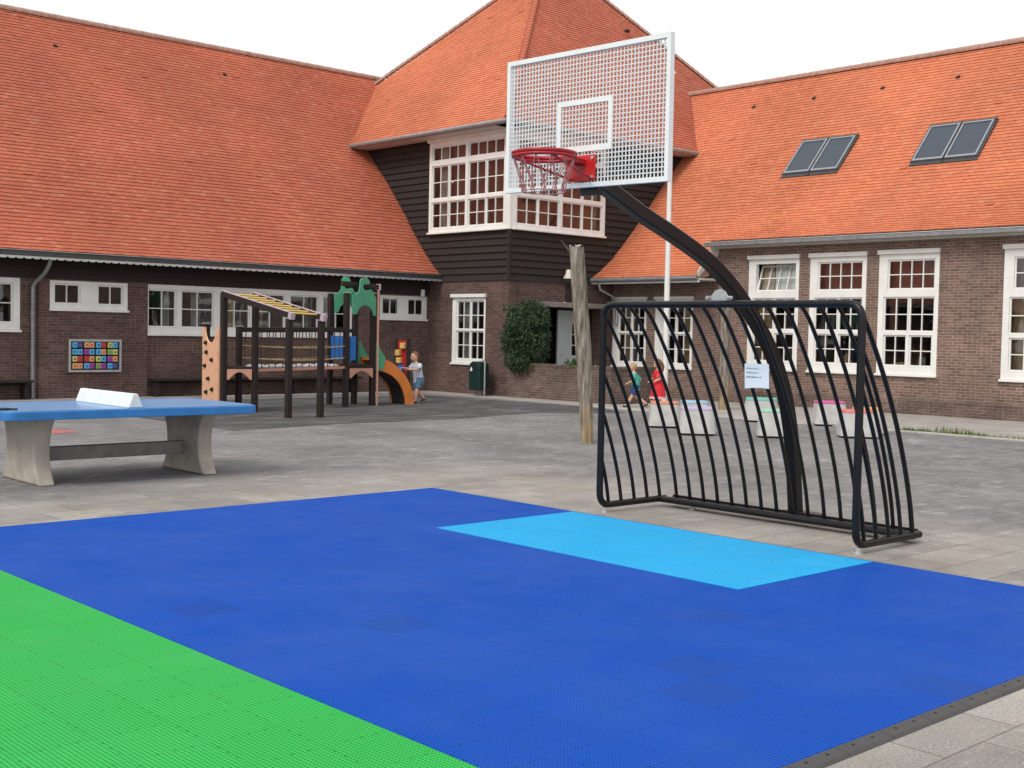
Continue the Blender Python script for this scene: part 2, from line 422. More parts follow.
def tag(o, label=None, cat=None, group=None, kind=None):
    if label: o['label'] = label
    if cat: o['category'] = cat
    if group: o['group'] = group
    if kind: o['kind'] = kind
    return o
def thing(name, loc, label, cat, group=None):
    o = bpy.data.objects.new(name, None); COL.objects.link(o); o.location = loc; ORG[o.name] = tuple(loc)
    o.empty_display_size = .2
    return tag(o, label, cat, group)
def struct(o): return tag(o, kind='structure')

# axes for facades: u to the viewer's right, w up, d into the wall
LW_Y, TX, TY, RW_X = 26.05, 20.93, 22.85, 24.75
def f_left(u, w, d): return (u, LW_Y + d, w)
def f_tl(u, w, d): return (TX + d, -u, w)
def f_tr(u, w, d): return (u, TY + d, w)
def f_rw(u, w, d): return (RW_X + d, -u, w)
def f_xy(u, w, d): return (u, w, d)

# ------------------------------------------------------------------ roofs of single tiles
def tile_slope(mb, prof, fn, a0, a1, course=.118, tw=.172, lift=.017):
    """prof: (h, z) from eave to ridge; fn(a, h, z) -> point; a0/a1 functions of h"""
    pts = [Vector((h, z)) for h, z in prof]
    L = [0]
    for p, q in zip(pts, pts[1:]): L.append(L[-1] + (q - p).length)
    def at(sv):
        sv = min(max(sv, 0), L[-1])
        for i in range(len(L) - 1):
            if sv <= L[i + 1] + 1e-9:
                k = (sv - L[i]) / (L[i + 1] - L[i]); d = (pts[i + 1] - pts[i]).normalized()
                return pts[i].lerp(pts[i + 1], k), Vector((-d.y, d.x))
    n = int(L[-1] / course)
    for k in range(n + 1):
        s0, s1 = k * course, min((k + 1) * course + .012, L[-1])
        if s1 - s0 < .02: continue
        p0, n0 = at(s0); p1, n1 = at(s1)
        A0, A1 = a0(p0.x), a1(p0.x); B0, B1 = a0(p1.x), a1(p1.x)
        sag = .006 * math.sin(k * .7) 
        i0 = math.floor(min(A0, B0) / tw) - 1; i1 = math.ceil(max(A1, B1) / tw) + 1
        for i in range(i0, i1):
            u0 = i * tw + (tw / 2 if k % 2 else 0); u1 = u0 + tw - .004
            l0, l1 = max(u0, A0), min(u1, A1); m0, m1 = max(u0, B0), min(u1, B1)
            if l1 - l0 < .01 and m1 - m0 < .01: continue
            if l1 < l0: l0 = l1 = (l0 + l1) / 2
            if m1 < m0: m0 = m1 = (m0 + m1) / 2
            rnd = random.random(); lf = lift + .005 * rnd + (.012 if rnd > .996 else 0); j = random.uniform(-.006, .006)
            q0 = p0 + n0 * lf + (p0 - p1).normalized() * j
            uv = (i * 1.37 + .5, k * 2.11 + .25)
            lo = [fn(l0, q0.x, q0.y), fn(l1, q0.x, q0.y)]
            q1 = p1 + n1 * .002; hi = [fn(m1, q1.x, q1.y), fn(m0, q1.x, q1.y)]
            b0 = p0 - n0 * .004 + (p0 - p1).normalized() * j; bt = [fn(l0, b0.x, b0.y), fn(l1, b0.x, b0.y)]
            mb.poly(lo + hi, uv=uv); mb.poly([bt[0], bt[1], lo[1], lo[0]], uv=uv)
    return mb
def ridge_tiles(mb, p, q, r=.12, step=.33, bumpy=.012):
    p, q = Vector(p), Vector(q); L = (q - p).length; n = int(L / step); d = (q - p) / L
    side = d.cross(Vector((0, 0, 1))).normalized(); up = side.cross(d).normalized()
    for k in range(n):
        a = p + d * (k * step); b = p + d * ((k + 1) * step + .02); rings = []
        for e, rr in ((a, r + bumpy), (b, r - bumpy * .4)):
            rings.append([e + side * rr * math.cos(t) + up * rr * .8 * math.sin(t) for t in [R(-20) + R(220) * i / 8 for i in range(9)]])
        vs = rings[0] + rings[1]
        mb.add(vs, [(i, i + 1, 10 + i, 9 + i) for i in range(8)] , True)
        mb.add(rings[0], [list(range(9))]); mb.add(rings[1], [list(range(9))])
    return mb

# ------------------------------------------------------------------ windows
def window(parent, fn, u0, u1, w0, w1, sashes, head=0, recess=.05, border_d=.07, curtains_reflections=(), sill=True, open_top=None, headover=.03):
    """sashes: (u0,u1,w0,w1,cols,rows) glazed rectangles.  One frame mesh; glazing bars, pane, curtain are its children"""
    holes = [(s[0], s[1], s[2], s[3]) for s in sashes]
    mb = MB().plate(fn, u0, u1, w0, w1, holes, recess - .045, recess + border_d)
    fr = mb.build('window', M['white'], parent)
    bars = MB(); glass = MB()
    for si, (a, b, c, d, nc, nr) in enumerate(sashes):
        t = .034
        if si == open_top:       # hopper sash: hinged at its foot and leaning inwards
            ang = R(17)
            def g(u, w, dd, c=c, ang=ang): 
                ww = w - c; return fn(u, c + ww * math.cos(ang) - dd * math.sin(ang), recess + .02 + ww * math.sin(ang) + dd * math.cos(ang))
            off = 0
        else:
            g = fn; off = recess
        cells = []
        bw = .022
        cw = (b - a - 2 * t - (nc - 1) * bw) / nc; ch = (d - c - 2 * t - (nr - 1) * bw) / nr
        for i in range(nc):
            for j in range(nr):
                x = a + t + i * (cw + bw); y = c + t + j * (ch + bw); cells.append((x, x + cw, y, y + ch))
        bars.plate(g, a + .003, b - .003, c + .003, d - .003, cells, off - .015, off + .03)
        for x0, x1, y0, y1 in cells:
            k = .002
            glass.poly([g(x0 - k, y0 - k, off + .012), g(x1 + k, y0 - k, off + .012), g(x1 + k, y1 + k, off + .012), g(x0 - k, y1 + k, off + .012)])
    bars.build('glazing_bars', M['white'], fr)
    glass.build('pane', M['glass'], fr, recalc=False)
    if sill:
        MB().fbox(fn, u0 - .02, u1 + .02, w0 - .05, w0 - .002, recess - .10, recess + .05).build('sill', M['white'], fr, bevel=.006)
    if head:
        MB().fbox(fn, u0 - headover, u1 + headover, w1 + .002, w1 + head, recess - .115, recess + .05).build('head_board', M['white'], fr, bevel=.008)
    for a, b, c, d, mat in curtains_reflections:
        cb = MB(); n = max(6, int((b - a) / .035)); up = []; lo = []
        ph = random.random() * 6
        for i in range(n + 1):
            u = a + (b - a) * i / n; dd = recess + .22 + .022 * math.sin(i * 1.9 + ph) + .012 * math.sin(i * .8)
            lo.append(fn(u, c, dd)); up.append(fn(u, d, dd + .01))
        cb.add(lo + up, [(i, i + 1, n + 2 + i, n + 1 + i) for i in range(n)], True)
        cb.build('curtain', M[mat], fr, recalc=False)  # a few of these sheets carry a painted reflection instead of cloth
    return fr

# ------------------------------------------------------------------ ground and court
g = MB().poly([(-160, -160, 0), (180, -160, 0), (180, 180, 0), (-160, 180, 0)])
struct(g.build('ground', M['ground'], recalc=False))
struct(MB().poly([(9.8, 16.9, .004), (12, 17.35, .004), (14.6, 17.3, .004), (17.3, 18.0, .004), (18.9, 17.0, .004), (19.75, 18.5, .004),
                  (19.55, 21.5, .004), (19.35, 24.3, .004), (9.8, 24.3, .004)]).build('rubber_surface', M['rubber'], recalc=False))
fp = MB()
for (x0, x1, y0, y1) in ((19.83, 24.75, -30, 19.2), (19.83, 20.93, 19.2, 26.05), (-6, 19.83, 25.2, 26.05)):
    fp.poly([(x0, y0, .008), (x1, y0, .008), (x1, y1, .008), (x0, y1, .008)])
struct(fp.build('footpath', M['footpath'], recalc=False))
kb = MB()
y = -20.
while y < 18.2:
    kb.box(19.76, 19.87, y, y + .985, -.02, .026 + random.uniform(-.003, .003)); y += 1
struct(kb.build('kerb', M['kerb'], bevel=.006))
cz = .016
struct(MB().box(2.945, 7.90, 2.61, 9.70, .001, cz).build('court_floor', M['court_blue'], bevel=.004))
struct(MB().box(6.29, 7.86, 4.67, 7.67, .003, cz + .004).build('goal_area', M['court_light']))
struct(MB().box(-4.5, 2.944, 2.61, 9.70, .001, cz + .0005).build('green_zone', M['court_green'], bevel=.003))
ed = MB()
x = -4.5
while x < 12.9:
    if x < 7.9: ed.add([(x, 2.605, .002), (x + .317, 2.605, .002), (x + .317, 2.605, cz + .003), (x, 2.605, cz + .003),
            (x, 2.545, .012), (x + .317, 2.545, .012), (x + .317, 2.53, .001), (x, 2.53, .001)],
           [(3, 2, 5, 4), (4, 5, 6, 7), (0, 4, 7), (0, 3, 4), (1, 6, 5), (1, 5, 2), (0, 1, 2, 3)])
    x += .3205
e = struct(ed.build('court_edging', M['edging']))
hd = MB(); x = -4.5 + .09
while x < 7.9:
    for dx in (0, .142):
        hd.lathe((x + dx, 2.582, .0125), [(.008, 0), (.008, .005)], 8)
    x += .3205
struct(hd.build('edging_slots', M['hole'], e))
struct(MB().poly([(7.0, 17.65, .004), (7.62, 17.75, .004), (7.75, 18.1, .004), (7.45, 18.5, .004), (6.9, 18.3, .004)]).build('painted_marking', M['redpaint'], recalc=False))

# weeds in the joint along the kerb
wd = MB()
for i in range(900):
    c = random.choice(((9.9, .28), (10.2, .35), (10.6, .3), (11.05, .12), (9.0, .25), (8.2, .5), (11.3, .1)))
    y = random.gauss(c[0], c[1]); x = 19.98 + abs(random.gauss(0, .09)); h = random.uniform(.03, .10) * (1.6 if 10.1 < y < 10.8 else 1); a = random.random() * 6.28
    dx, dy = math.cos(a) * .008, math.sin(a) * .008; lx, ly = random.uniform(-.05, .05), random.uniform(-.05, .05)
    wd.poly([(x - dx, y - dy, .006), (x + dx, y + dy, .006), (x + lx, y + ly, h)])
tag(wd.build('weeds', M['weed'], recalc=False), 'low green weeds growing along the pale kerb at the foot of the right wing', 'weeds', kind='stuff')

# ------------------------------------------------------------------ left wing
X0 = -6.0
lw = thing('school_wing', (7.5, LW_Y, 0), 'low brick school wing on the left with red tiled roof and small white windows', 'building')
# openings
w_band = (12.84, 18.5, 1.43, 2.54)
wins_l = [(8.2, 9.99, 1.46, 2.55), (10.6, 12.35, 1.93, 2.53), w_band, (19.29, 20.85, 1.925, 2.525), (5.6, 7.4, 1.46, 2.55)]
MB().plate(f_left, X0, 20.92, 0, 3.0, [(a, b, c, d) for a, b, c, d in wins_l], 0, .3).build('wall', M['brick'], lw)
# brick piers a little proud of the recessed window bays
MB().plate(f_left, 10.36, 12.83, 0, 2.56, [wins_l[1]], -.05, -.002, back=False).build('pier', M['brick'], lw)
MB().plate(f_left, 18.55, 20.925, 0, 2.56, [wins_l[3]], -.05, -.002, back=False).build('pier', M['brick'], lw)
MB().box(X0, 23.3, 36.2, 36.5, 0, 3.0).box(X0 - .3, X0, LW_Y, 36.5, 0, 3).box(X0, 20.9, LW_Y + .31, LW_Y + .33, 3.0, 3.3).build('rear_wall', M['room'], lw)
fas = MB()
for k in range(3): fas.box(X0, 20.92, LW_Y - .05 - .012 * k, LW_Y - .004, 2.562 + .13 * k, 2.562 + .13 * k + .126)
fas.box(X0, 20.92, 25.62, LW_Y - .005, 2.96, 3.0)
fas.build('eaves_boarding', M['soffit'], lw)
profL = [(25.55, 3.12), (25.85, 3.36), (26.26, 3.76), (26.75, 4.32), (27.12, 4.79), (27.92, 5.69), (28.7, 6.49), (31.33, 9.38)]
rl = tile_slope(MB(), profL, lambda a, h, z: (a, h, z), lambda h: 1.0, lambda h: 23.2).build('roof', M['tile_shaded'], lw, recalc=False)
# solid under the tiles, and the far slope
MB().prism([(25.56, 3.07), (25.85, 3.32), (26.26, 3.72), (27.12, 4.75), (28.7, 6.45), (31.33, 9.34), (37.1, 3.05), (37, 2.95), (31.33, 9.1), (26.3, 3.5)],
           lambda u, w, d: (d, u, w), X0 - .4, 23.0).build('roof_deck', M['ridge'], rl)
ridge_tiles(MB(), (X0 - .4, 31.36, 9.37), (23.2, 31.36, 9.37), .13, .4, .006).build('ridge', M['ridge'], rl)
for (x_, y_, z_) in ((12.54, 30.52, 8.50), (17.26, 30.55, 8.53), (7.9, 30.5, 8.5)):
    MB().add([(x_ - .055, y_ - .06, z_ - .05), (x_ + .055, y_ - .06, z_ - .05), (x_ + .04, y_ + .02, z_ + .04), (x_ - .04, y_ + .02, z_ + .04), (x_ - .045, y_ - .06, z_ - .01), (x_ + .045, y_ - .06, z_ - .01)],
             [(0, 1, 5, 4), (4, 5, 2, 3), (0, 4, 3), (1, 2, 5)]).build('vent_tile', M['hole'], rl)
gl = MB().box(X0, 20.95, 25.44, 25.56, 2.985, 3.085).box(X0, 20.95, 25.425, 25.445, 3.085, 3.10)
gut = gl.build('gutter', M['zinc_dark'], lw, bevel=.01)
tm = MB(); x = 1.0
tm.box(X0, 20.95, 25.43, 25.45, 2.95, 2.983)
while x < 20.9:
    tm.poly([(x, 25.429, 2.952), (x + .16, 25.429, 2.952), (x + .13, 25.429, 2.928), (x + .03, 25.429, 2.928)]); x += .17
tm.build('scalloped_trim', M['galv'], gut)
MB().tube([(X0, 25.5, 3.10), (20.95, 25.5, 3.10)], .014, 6).build('gutter_lip', M['zinc'], gut)
MB().tube([(10.40, 25.5, 2.98), (10.40, 25.52, 2.85), (10.36, 25.68, 2.66), (10.25, 25.92, 2.46), (10.22, 25.95, 2.36), (10.22, 25.95, .02)], .045, 10).build('downpipe', M['zinc'], lw)
def casements(spans, z0, z1, nc, nr): return [(a, b, z0, z1, nc, nr) for a, b in spans]
window(lw, f_left, 8.2, 9.99, 1.46, 2.55, casements([(8.35, 9.0), (9.14, 9.85)], 1.60, 2.44, 2, 2))
window(lw, f_left, 5.6, 7.4, 1.46, 2.55, casements([(5.75, 6.43), (6.57, 7.25)], 1.60, 2.44, 2, 2))
window(lw, f_left, 10.6, 12.35, 1.93, 2.53, casements([(10.69, 11.27), (11.66, 12.25)], 2.03, 2.47, 2, 1), recess=.0)
window(lw, f_left, 19.29, 20.85, 1.925, 2.525, casements([(19.37, 19.92), (20.22, 20.75)], 2.02, 2.46, 2, 1), recess=.0)
window(lw, f_left, 12.84, 18.5, 1.43, 2.54, casements([(12.86, 13.56), (13.68, 14.52), (14.66, 15.48), (15.62, 16.46), (16.6, 17.43), (17.56, 18.38)], 1.57, 2.43, 2, 2),
       curtains_reflections=[(13.3, 13.5, 1.5, 2.5, 'curtain_pale'), (14.9, 15.2, 1.5, 2.5, 'curtain_tan'), (14.05, 14.2, 1.5, 2.5, 'curtain_pale'), (15.75, 16.0, 1.5, 2.5, 'curtain_tan'), (17.7, 18.0, 1.5, 2.5, 'curtain_pale')])
MB().box(15.0, 15.14, 25.98, 26.0, 2.9, 2.95).lathe((19.2 + 1.45, 25.93, 2.62), [(.03, -.1), (.06, -.08), (.06, .08), (.02, .1)], 10).build('wall_lamp', M['white'], lw)

# wall benches under the recessed windows
def wall_bench(a, b, label):
    t = thing('wall_bench', ((a + b) / 2, 25.85, 0), label, 'bench', 'wall benches along the left wing')
    MB().box(a, b, 25.62, 26.04, .37, .42).build('seat', M['soffit'], t, bevel=.006)
    n = max(2, int((b - a) / 1.2))
    for k in range(n):
        x = a + .1 + (b - a - .2) * k / (n - 1)
        MB().box(x - .04, x + .04, 25.75, 26.0, .009, .369).build('leg', M['soffit'], t)
    MB().box(a, b, 25.95, 26.04, .3, .368).build('rail', M['soffit'], t)
wall_bench(12.86, 18.5, 'long dark timber bench under the row of windows behind the climbing frame')
wall_bench(7.6, 10.12, 'dark timber bench against the brick wall left of the downpipe')

# game panel on the wall
gp = thing('game_panel', (11.59, 25.95, .57), 'grey framed panel of bright coloured squares hung on the brick wall above the table', 'game panel')
f_gp = lambda u, w, d: (u, 25.985 + d, w)
MB().plate(f_gp, 10.99, 12.18, .57, 1.28, [(11.035, 12.135, .615, 1.235)], -.06, 0).build('frame', M['galv'], gp, bevel=.005)
MB().fbox(f_gp, 11.035, 12.135, .615, 1.235, -.012, -.002).build('backboard', M['dark'], gp)
pal = {'b': (.10, .45, .75), 'r': (.5, .05, .05), 'o': (.72, .38, .16), 'm': (.42, .05, .36), 'y': (.62, .58, .15), 'g': (.2, .45, .14), 'n': (.03, .08, .3)}
cm = {k: plain('square_' + n_, c, .45, var=.08) for (k, c), n_ in zip(pal.items(), ('blue', 'red', 'orange', 'magenta', 'yellow', 'green', 'navy'))}
rows = ['bnoobryb', 'bbmbbogy', 'yrroybmo', 'oobmgmbn']
for j, row in enumerate(rows):
    for i, ch in enumerate(row):
        u = 11.075 + (i // 2) * .265 + (i % 2) * .115; w = 1.10 - j * .152
        q = MB().fbox(f_gp, u, u + .108, w, w + .118, -.05, -.013).build('square', cm[ch], gp, bevel=.006)
        MB().fbox(f_gp, u + .036, u + .072, w + .04, w + .078, -.056, -.051).build('dot', cm['n' if ch in 'bym' else 'r'], q)

# ------------------------------------------------------------------ corner tower
tw = thing('corner_tower', (24.5, 26.5, 0), 'square corner tower with black timber upper storey, big white corner window and orange hipped roof', 'building')
bw = (-25.02, -23.7, .80, 2.50)
MB().plate(f_tl, -26.04, -22.85, 0, 2.95, [bw], 0, .3).build('wall', M['brick'], tw)
MB().plate(f_tr, 21.24, 24.74, 0, 2.95, [(22.0, 24.3, 0, 2.28)], 0, .3).build('wall', M['brick'], tw)
UW_L = (-26.0, -22.93, 4.24, 6.62); UW_R = (21.01, 24.33, 4.24, 6.62)
MB().plate(f_tl, -33.0, -22.85, 2.952, 6.82, [UW_L], .03, .25).plate(f_tr, 20.96, 34, 2.952, 6.82, [UW_R], .03, .25).build('upper_wall', M['soffit'], tw)
sd = MB()
def boards(fn, u0, u1, hole):
    z = 2.93; h = .178
    while z < 6.8:
        for a, b in (((u0, hole[0]), (hole[1], u1)) if z + h > hole[2] and z < hole[3] else ((u0, u1),)):
            if b - a < .03: continue
            j = random.uniform(-.003, .003)
            sd.add([fn(a, z, -.035 + j), fn(b, z, -.035 + j), fn(b, z + h + .03, .012), fn(a, z + h + .03, .012), fn(a, z, .02), fn(b, z, .02)],
                   [(0, 1, 2, 3), (0, 4, 5, 1), (0, 3, 4), (1, 5, 2)])
        z += h
boards(f_tl, -31.0, -22.82, UW_L); boards(f_tr, 20.90, 30.5, UW_R)
sd.build('timber_cladding', M['siding'], tw)
MB().box(TX - .05, TX + .02, TY - .05, TY + .02, 2.93, 4.2).build('corner_post', M['siding'], tw)
# upper corner window: two bays each side
def bay(u0, u1):
    g = .10; m = (u0 + u1) / 2; out = []
    for a, b in ((u0 + g, m - g / 2), (m + g / 2, u1 - g)):
        out.append((a, b, 6.12, 6.50, 4, 1))
        mm = (a + b) / 2
        for p, q in ((a, mm - .012), (mm + .012, b)):
            out += [(p, q, 5.12, 6.0, 2, 2), (p, q, 4.34, 5.04, 2, 2)]
    return out
window(tw, f_tl, *UW_L, bay(UW_L[0], UW_L[1]), head=.08, recess=-.02, curtains_reflections=[(-25.9, -25.55, 4.3, 6.5, 'curtain_pale'), (-25.3, -24.0, 4.3, 6.5, 'curtain_reflection_red'), (-24.3, -23.05, 4.3, 6.5, 'curtain_reflection_red')])
window(tw, f_tr, *UW_R, bay(UW_R[0], UW_R[1]), head=.08, recess=-.02, curtains_reflections=[(21.1, 24.1, 4.3, 6.5, 'curtain_reflection_red'), (24.05, 24.28, 4.3, 6.5, 'curtain_pale')])
MB().box(TX - .06, TX + .09, TY - .06, TY + .09, 4.2, 6.70).build('corner_mullion', M['white'], tw, bevel=.006)
def sash44(u0, u1, w0, w1, left=.16):
    m = (u0 + left + u1 - .07) / 2; k = (w0 + w1) / 2
    return [(a, b, c, d, 2, 2) for a, b in ((u0 + left, m - .008), (m + .008, u1 - .07)) for c, d in ((w0 + .09, k - .012), (k + .012, w1 - .08))]
window(tw, f_tl, *bw, sash44(*bw), head=.09, curtains_reflections=[(-24.9, -24.6, .85, 2.45, 'curtain_pale')])
# eaves of the tower
ex, ey = 20.4, 22.4
rf = MB()
profTL = [(20.36, 6.80), (20.7, 7.10), (21.2, 7.57), (26.63, 12.84)]
tile_slope(rf, profTL, lambda a, h, z: (h, -a, z), lambda h: -(33.1 - .86 * (h - 20.4)), lambda h: -(22.4 + .86 * (h - 20.4)))
t1 = rf.build('roof', M['tile'], tw, recalc=False)
profTR = [(22.36, 6.80), (22.65, 7.10), (23.1, 7.60), (27.76, 12.87)]
t2 = tile_slope(MB(), profTR, lambda a, h, z: (a, h, z), lambda h: 20.4 + (h - 22.4) / .86, lambda h: 34.1 - (h - 22.4) / .86).build('roof_slope', M['tile_shaded'], t1, recalc=False)
MB().add([(20.45, 22.45, 6.8), (34.05, 22.45, 6.8), (34.05, 33.05, 6.8), (20.45, 33.05, 6.8), (26.66, 27.76, 12.78), (27.86, 27.76, 12.78)],
         [(0, 1, 5, 4), (1, 2, 5), (2, 3, 4, 5), (3, 0, 4), (0, 3, 2, 1)]).build('roof_deck', M['ridge'], t1)
hp = MB(); hp2 = MB()
ridge_tiles(hp, (20.40, 22.40, 6.86), (21.25, 23.13, 7.66), .085, .2, .014); ridge_tiles(hp, (21.25, 23.13, 7.66), (26.63, 27.76, 12.88), .085, .2, .014)
ridge_tiles(hp2, (20.9, 32.9, 7.3), (26.63, 27.76, 12.88), .085, .2, .014); ridge_tiles(hp2, (33.6, 22.8, 7.3), (27.9, 27.76, 12.9), .085, .2, .014)
ridge_tiles(hp, (26.63, 27.76, 12.9), (27.95, 27.76, 12.9), .12, .3, .01)
hp.build('hip_tiles', M['tile_shaded'], t1, recalc=False)
hp2.build('hip_tiles', M['ridge'], t1, recalc=False)
for p in ((28.4, 25.9, 10.93), (30.2, 25.6, 10.6)):
    MB().box(p[0] - .07, p[0] + .07, p[1] - .1, p[1], p[2] - .04, p[2] + .03).build('vent_tile', M['hole'], t1)
MB().box(20.42, 20.925, 22.42, 32, 6.70, 6.78).box(20.42, 32, 22.42, 22.845, 6.70, 6.78).build('soffit', M['cream'], tw)
tg = MB().tube([(20.36, 29.6, 6.77), (20.36, 22.36, 6.77)], .065, 10).tube([(20.36, 22.36, 6.77), (28.7, 22.36, 6.77)], .065, 10)
tgo = tg.build('gutter', M['zinc'], tw)
MB().box(20.40, 20.46, 29.15, 29.21, 6.4, 6.72).box(27.6, 27.66, 22.40, 22.46, 6.4, 6.72).build('spout', M['white'], tgo)
# porch in the tower's right face
MB().box(22.0, 24.31, 24.3, 24.5, 0, 2.95).box(21.8, 22.0, 23.15, 24.3, 0, 2.95).box(24.31, 24.5, 23.15, 24.3, 0, 2.95).box(22.0, 24.31, 23.151, 24.299, 2.5, 2.6).build('porch_wall', M['soffit'], tw)
MB().box(21.95, 24.4, 22.55, 23.1, 2.29, 2.42).build('porch_beam', M['beam'], tw, bevel=.01)
MB().box(22.95, 23.05, 22.70, 22.845, 2.425, 2.93).box(23.1, 23.7, 22.78, 22.845, 2.5, 2.9).build('bracket', M['soffit'], tw)
f_dr = lambda u, w, d: (u, 23.35 + d, w)
dr = MB().plate(f_dr, 23.20, 24.29, .1, 2.24, [(23.72, 24.06, 1.0, 1.9)], 0, .05).build('door', M['doorwhite'], tw, bevel=.004)
MB().plate(f_dr, 23.72, 24.06, 1.0, 1.9, [(23.75, 24.03, 1.03 + .29 * k, 1.29 + .29 * k) for k in range(3)], .01, .04).build('door_bars', M['white'], dr)
MB().poly([f_dr(23.72, 1.0, .03), f_dr(24.06, 1.0, .03), f_dr(24.06, 1.9, .03), f_dr(23.72, 1.9, .03)]).build('pane', M['glass'], dr, recalc=False)
MB().tube([(23.28, 23.33, 1.05), (23.28, 23.29, 1.05), (23.4, 23.29, 1.05)], .01, 6).build('handle', M['galv'], dr)
MB().lathe((22.82, 22.62, 3.04), [(.13, 0), (.12, .05), (.075, .12), (.06, .22), (.02, .24)], 14).build('porch_lamp', M['cream'], tw)
MB().lathe((22.75, 22.66, 2.33), [(.04, 0), (.06, .03), (.06, .08), (.03, .1)], 10).build('spot_lamp', M['white'], tw)
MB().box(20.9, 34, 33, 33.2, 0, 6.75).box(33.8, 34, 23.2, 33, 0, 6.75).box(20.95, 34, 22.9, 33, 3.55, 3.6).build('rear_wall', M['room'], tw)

# ------------------------------------------------------------------ right wing
rw = thing('school_wing', (24.75, 10, 0), 'brick school wing on the right with orange tiled roof, skylights and tall white windows', 'building')
YB = -14.0
main_w = [(-18.33, -16.88, .87, 3.50), (-16.58, -15.09, .87, 3.50), (-14.78, -13.33, .87, 3.51), (-11.90, -10.33, .85, 3.53), (-10.0, -8.45, .85, 3.53), (-7.9, -6.4, .85, 3.53), (-4, -2.5, .85, 3.53)]
cat_w = [(-22.80, -21.6, .79, 2.55), (-21.30, -20.04, .79, 2.55)]
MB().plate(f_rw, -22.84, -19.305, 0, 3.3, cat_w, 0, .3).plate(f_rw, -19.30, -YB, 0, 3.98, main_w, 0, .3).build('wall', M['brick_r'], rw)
MB().box(RW_X - .10, RW_X - .002, YB, 19.1, .009, .30).add([(RW_X - .10, YB, .30), (RW_X - .10, 19.1, .30), (RW_X - .002, 19.1, .36), (RW_X - .002, YB, .36)], [(0, 1, 2, 3)]).build('plinth', M['brick_g'], rw)
sl = MB()
for a, b, c, d in main_w + cat_w: sl.fbox(f_rw, a - .05, b + .05, c - .13, c - .052, -.012, .05)
sl.build('brick_sills', M['brick_g'], rw)
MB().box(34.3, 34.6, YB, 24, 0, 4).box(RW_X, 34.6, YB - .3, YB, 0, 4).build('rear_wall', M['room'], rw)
profC = [(23.93, 3.10), (24.25, 3.30), (24.7, 3.64), (25.2, 4.12), (25.8, 4.75), (26.42, 5.46), (27.57, 6.69), (29.62, 8.95)]
profM = [(24.42, 3.98), (24.9, 4.22), (25.35, 4.52), (25.8, 4.90), (26.42, 5.50), (27.57, 6.70), (29.62, 8.95)]
fr_ = lambda a, h, z: (h, -a, z)
r1 = tile_slope(MB(), profC, fr_, lambda h: -24.7, lambda h: -19.3).build('roof_slope', M['tile'], rw, recalc=False)
# the main slope sweeps up from the catslide over a short run
def sweep(a, h, z):
    k = min(max((a + 19.3) / .9, 0), 1); return (h, -a, z)
rm = tile_slope(MB(), profM, sweep, lambda h: -19.3, lambda h: 14.0).build('roof', M['tile'], rw, recalc=False)
MB().prism([(23.95, 3.05), (24.7, 3.59), (25.8, 4.70), (29.62, 8.9), (35, 3), (34.8, 2.95), (29.62, 8.6), (24.4, 3.1)], lambda u, w, d: (u, d, w), 19.3, 24.7) \
    .prism([(24.46, 3.96), (25.35, 4.47), (26.42, 5.45), (29.62, 8.9), (35, 3.7), (34.8, 3.6), (29.62, 8.6), (25.5, 4.2)], lambda u, w, d: (u, d, w), YB - .4, 19.3).build('roof_deck', M['ridge'], rm)
ridge_tiles(MB(), (29.64, 24.8, 8.95), (29.64, YB, 8.95), .13, .4, .006).build('ridge', M['ridge'], rm)
# cheek and verge board where the catslide drops below the main eave
MB().prism([(23.95, 3.08), (24.74, 3.66), (24.74, 3.97), (24.60, 3.97), (23.93, 3.2)], lambda u, w, d: (u, d, w), 19.24, 19.28) \
    .build('verge_board', M['cream'], rw)
MB().box(23.97, 24.745, 19.2, 22.84, 3.0, 3.05).build('soffit', M['cream'], rw)
MB().prism([(24.46, 3.97), (25.1, 4.3), (25.8, 4.9), (25.8, 4.75), (24.7, 3.66), (24.5, 3.6)], lambda u, w, d: (u, d, w), 19.285, 19.31).build('cheek', M['tile'], rw)
g2 = MB().tube([(23.87, 19.22, 3.04), (23.87, 22.8, 3.04)], .06, 10).build('gutter', M['zinc'], rw)
MB().box(23.90, 23.96, 19.22, 22.83, 2.94, 3.0).build('gutter_board', M['white'], g2)
g3 = MB().box(24.33, 24.45, YB, 19.42, 3.83, 3.93).build('gutter', M['zinc'], rw, bevel=.02)
MB().box(24.46, 24.745, YB, 19.3, 3.80, 3.86).build('gutter_board', M['cream'], g3)
MB().tube([(24.33, YB, 3.935), (24.33, 19.42, 3.935)], .012, 6).build('gutter_lip', M['galv'], g3)
MB().tube([(23.9, 22.55, 2.98), (23.95, 22.55, 2.8), (24.6, 22.62, 2.62), (24.69, 22.62, 2.5), (24.69, 22.62, 1.9)], .035, 8).build('downpipe', M['galv'], rw)
def tall(u0, u1, w0, w1):
    s = [(u0 + .21, u1 - .10, w0 + 1.86, w0 + 2.52, 4, 2)]
    m = (u0 + .13 + u1 - .09) / 2
    for a, b in ((u0 + .13, m - .006), (m + .006, u1 - .09)): s.append((a, b, w0 + .93, w0 + 1.70, 2, 2))
    for a, b in ((u0 + .15, m - .03), (m + .03, u1 - .12)): s.append((a, b, w0 + .17, w0 + .86, 2, 2))
    return s
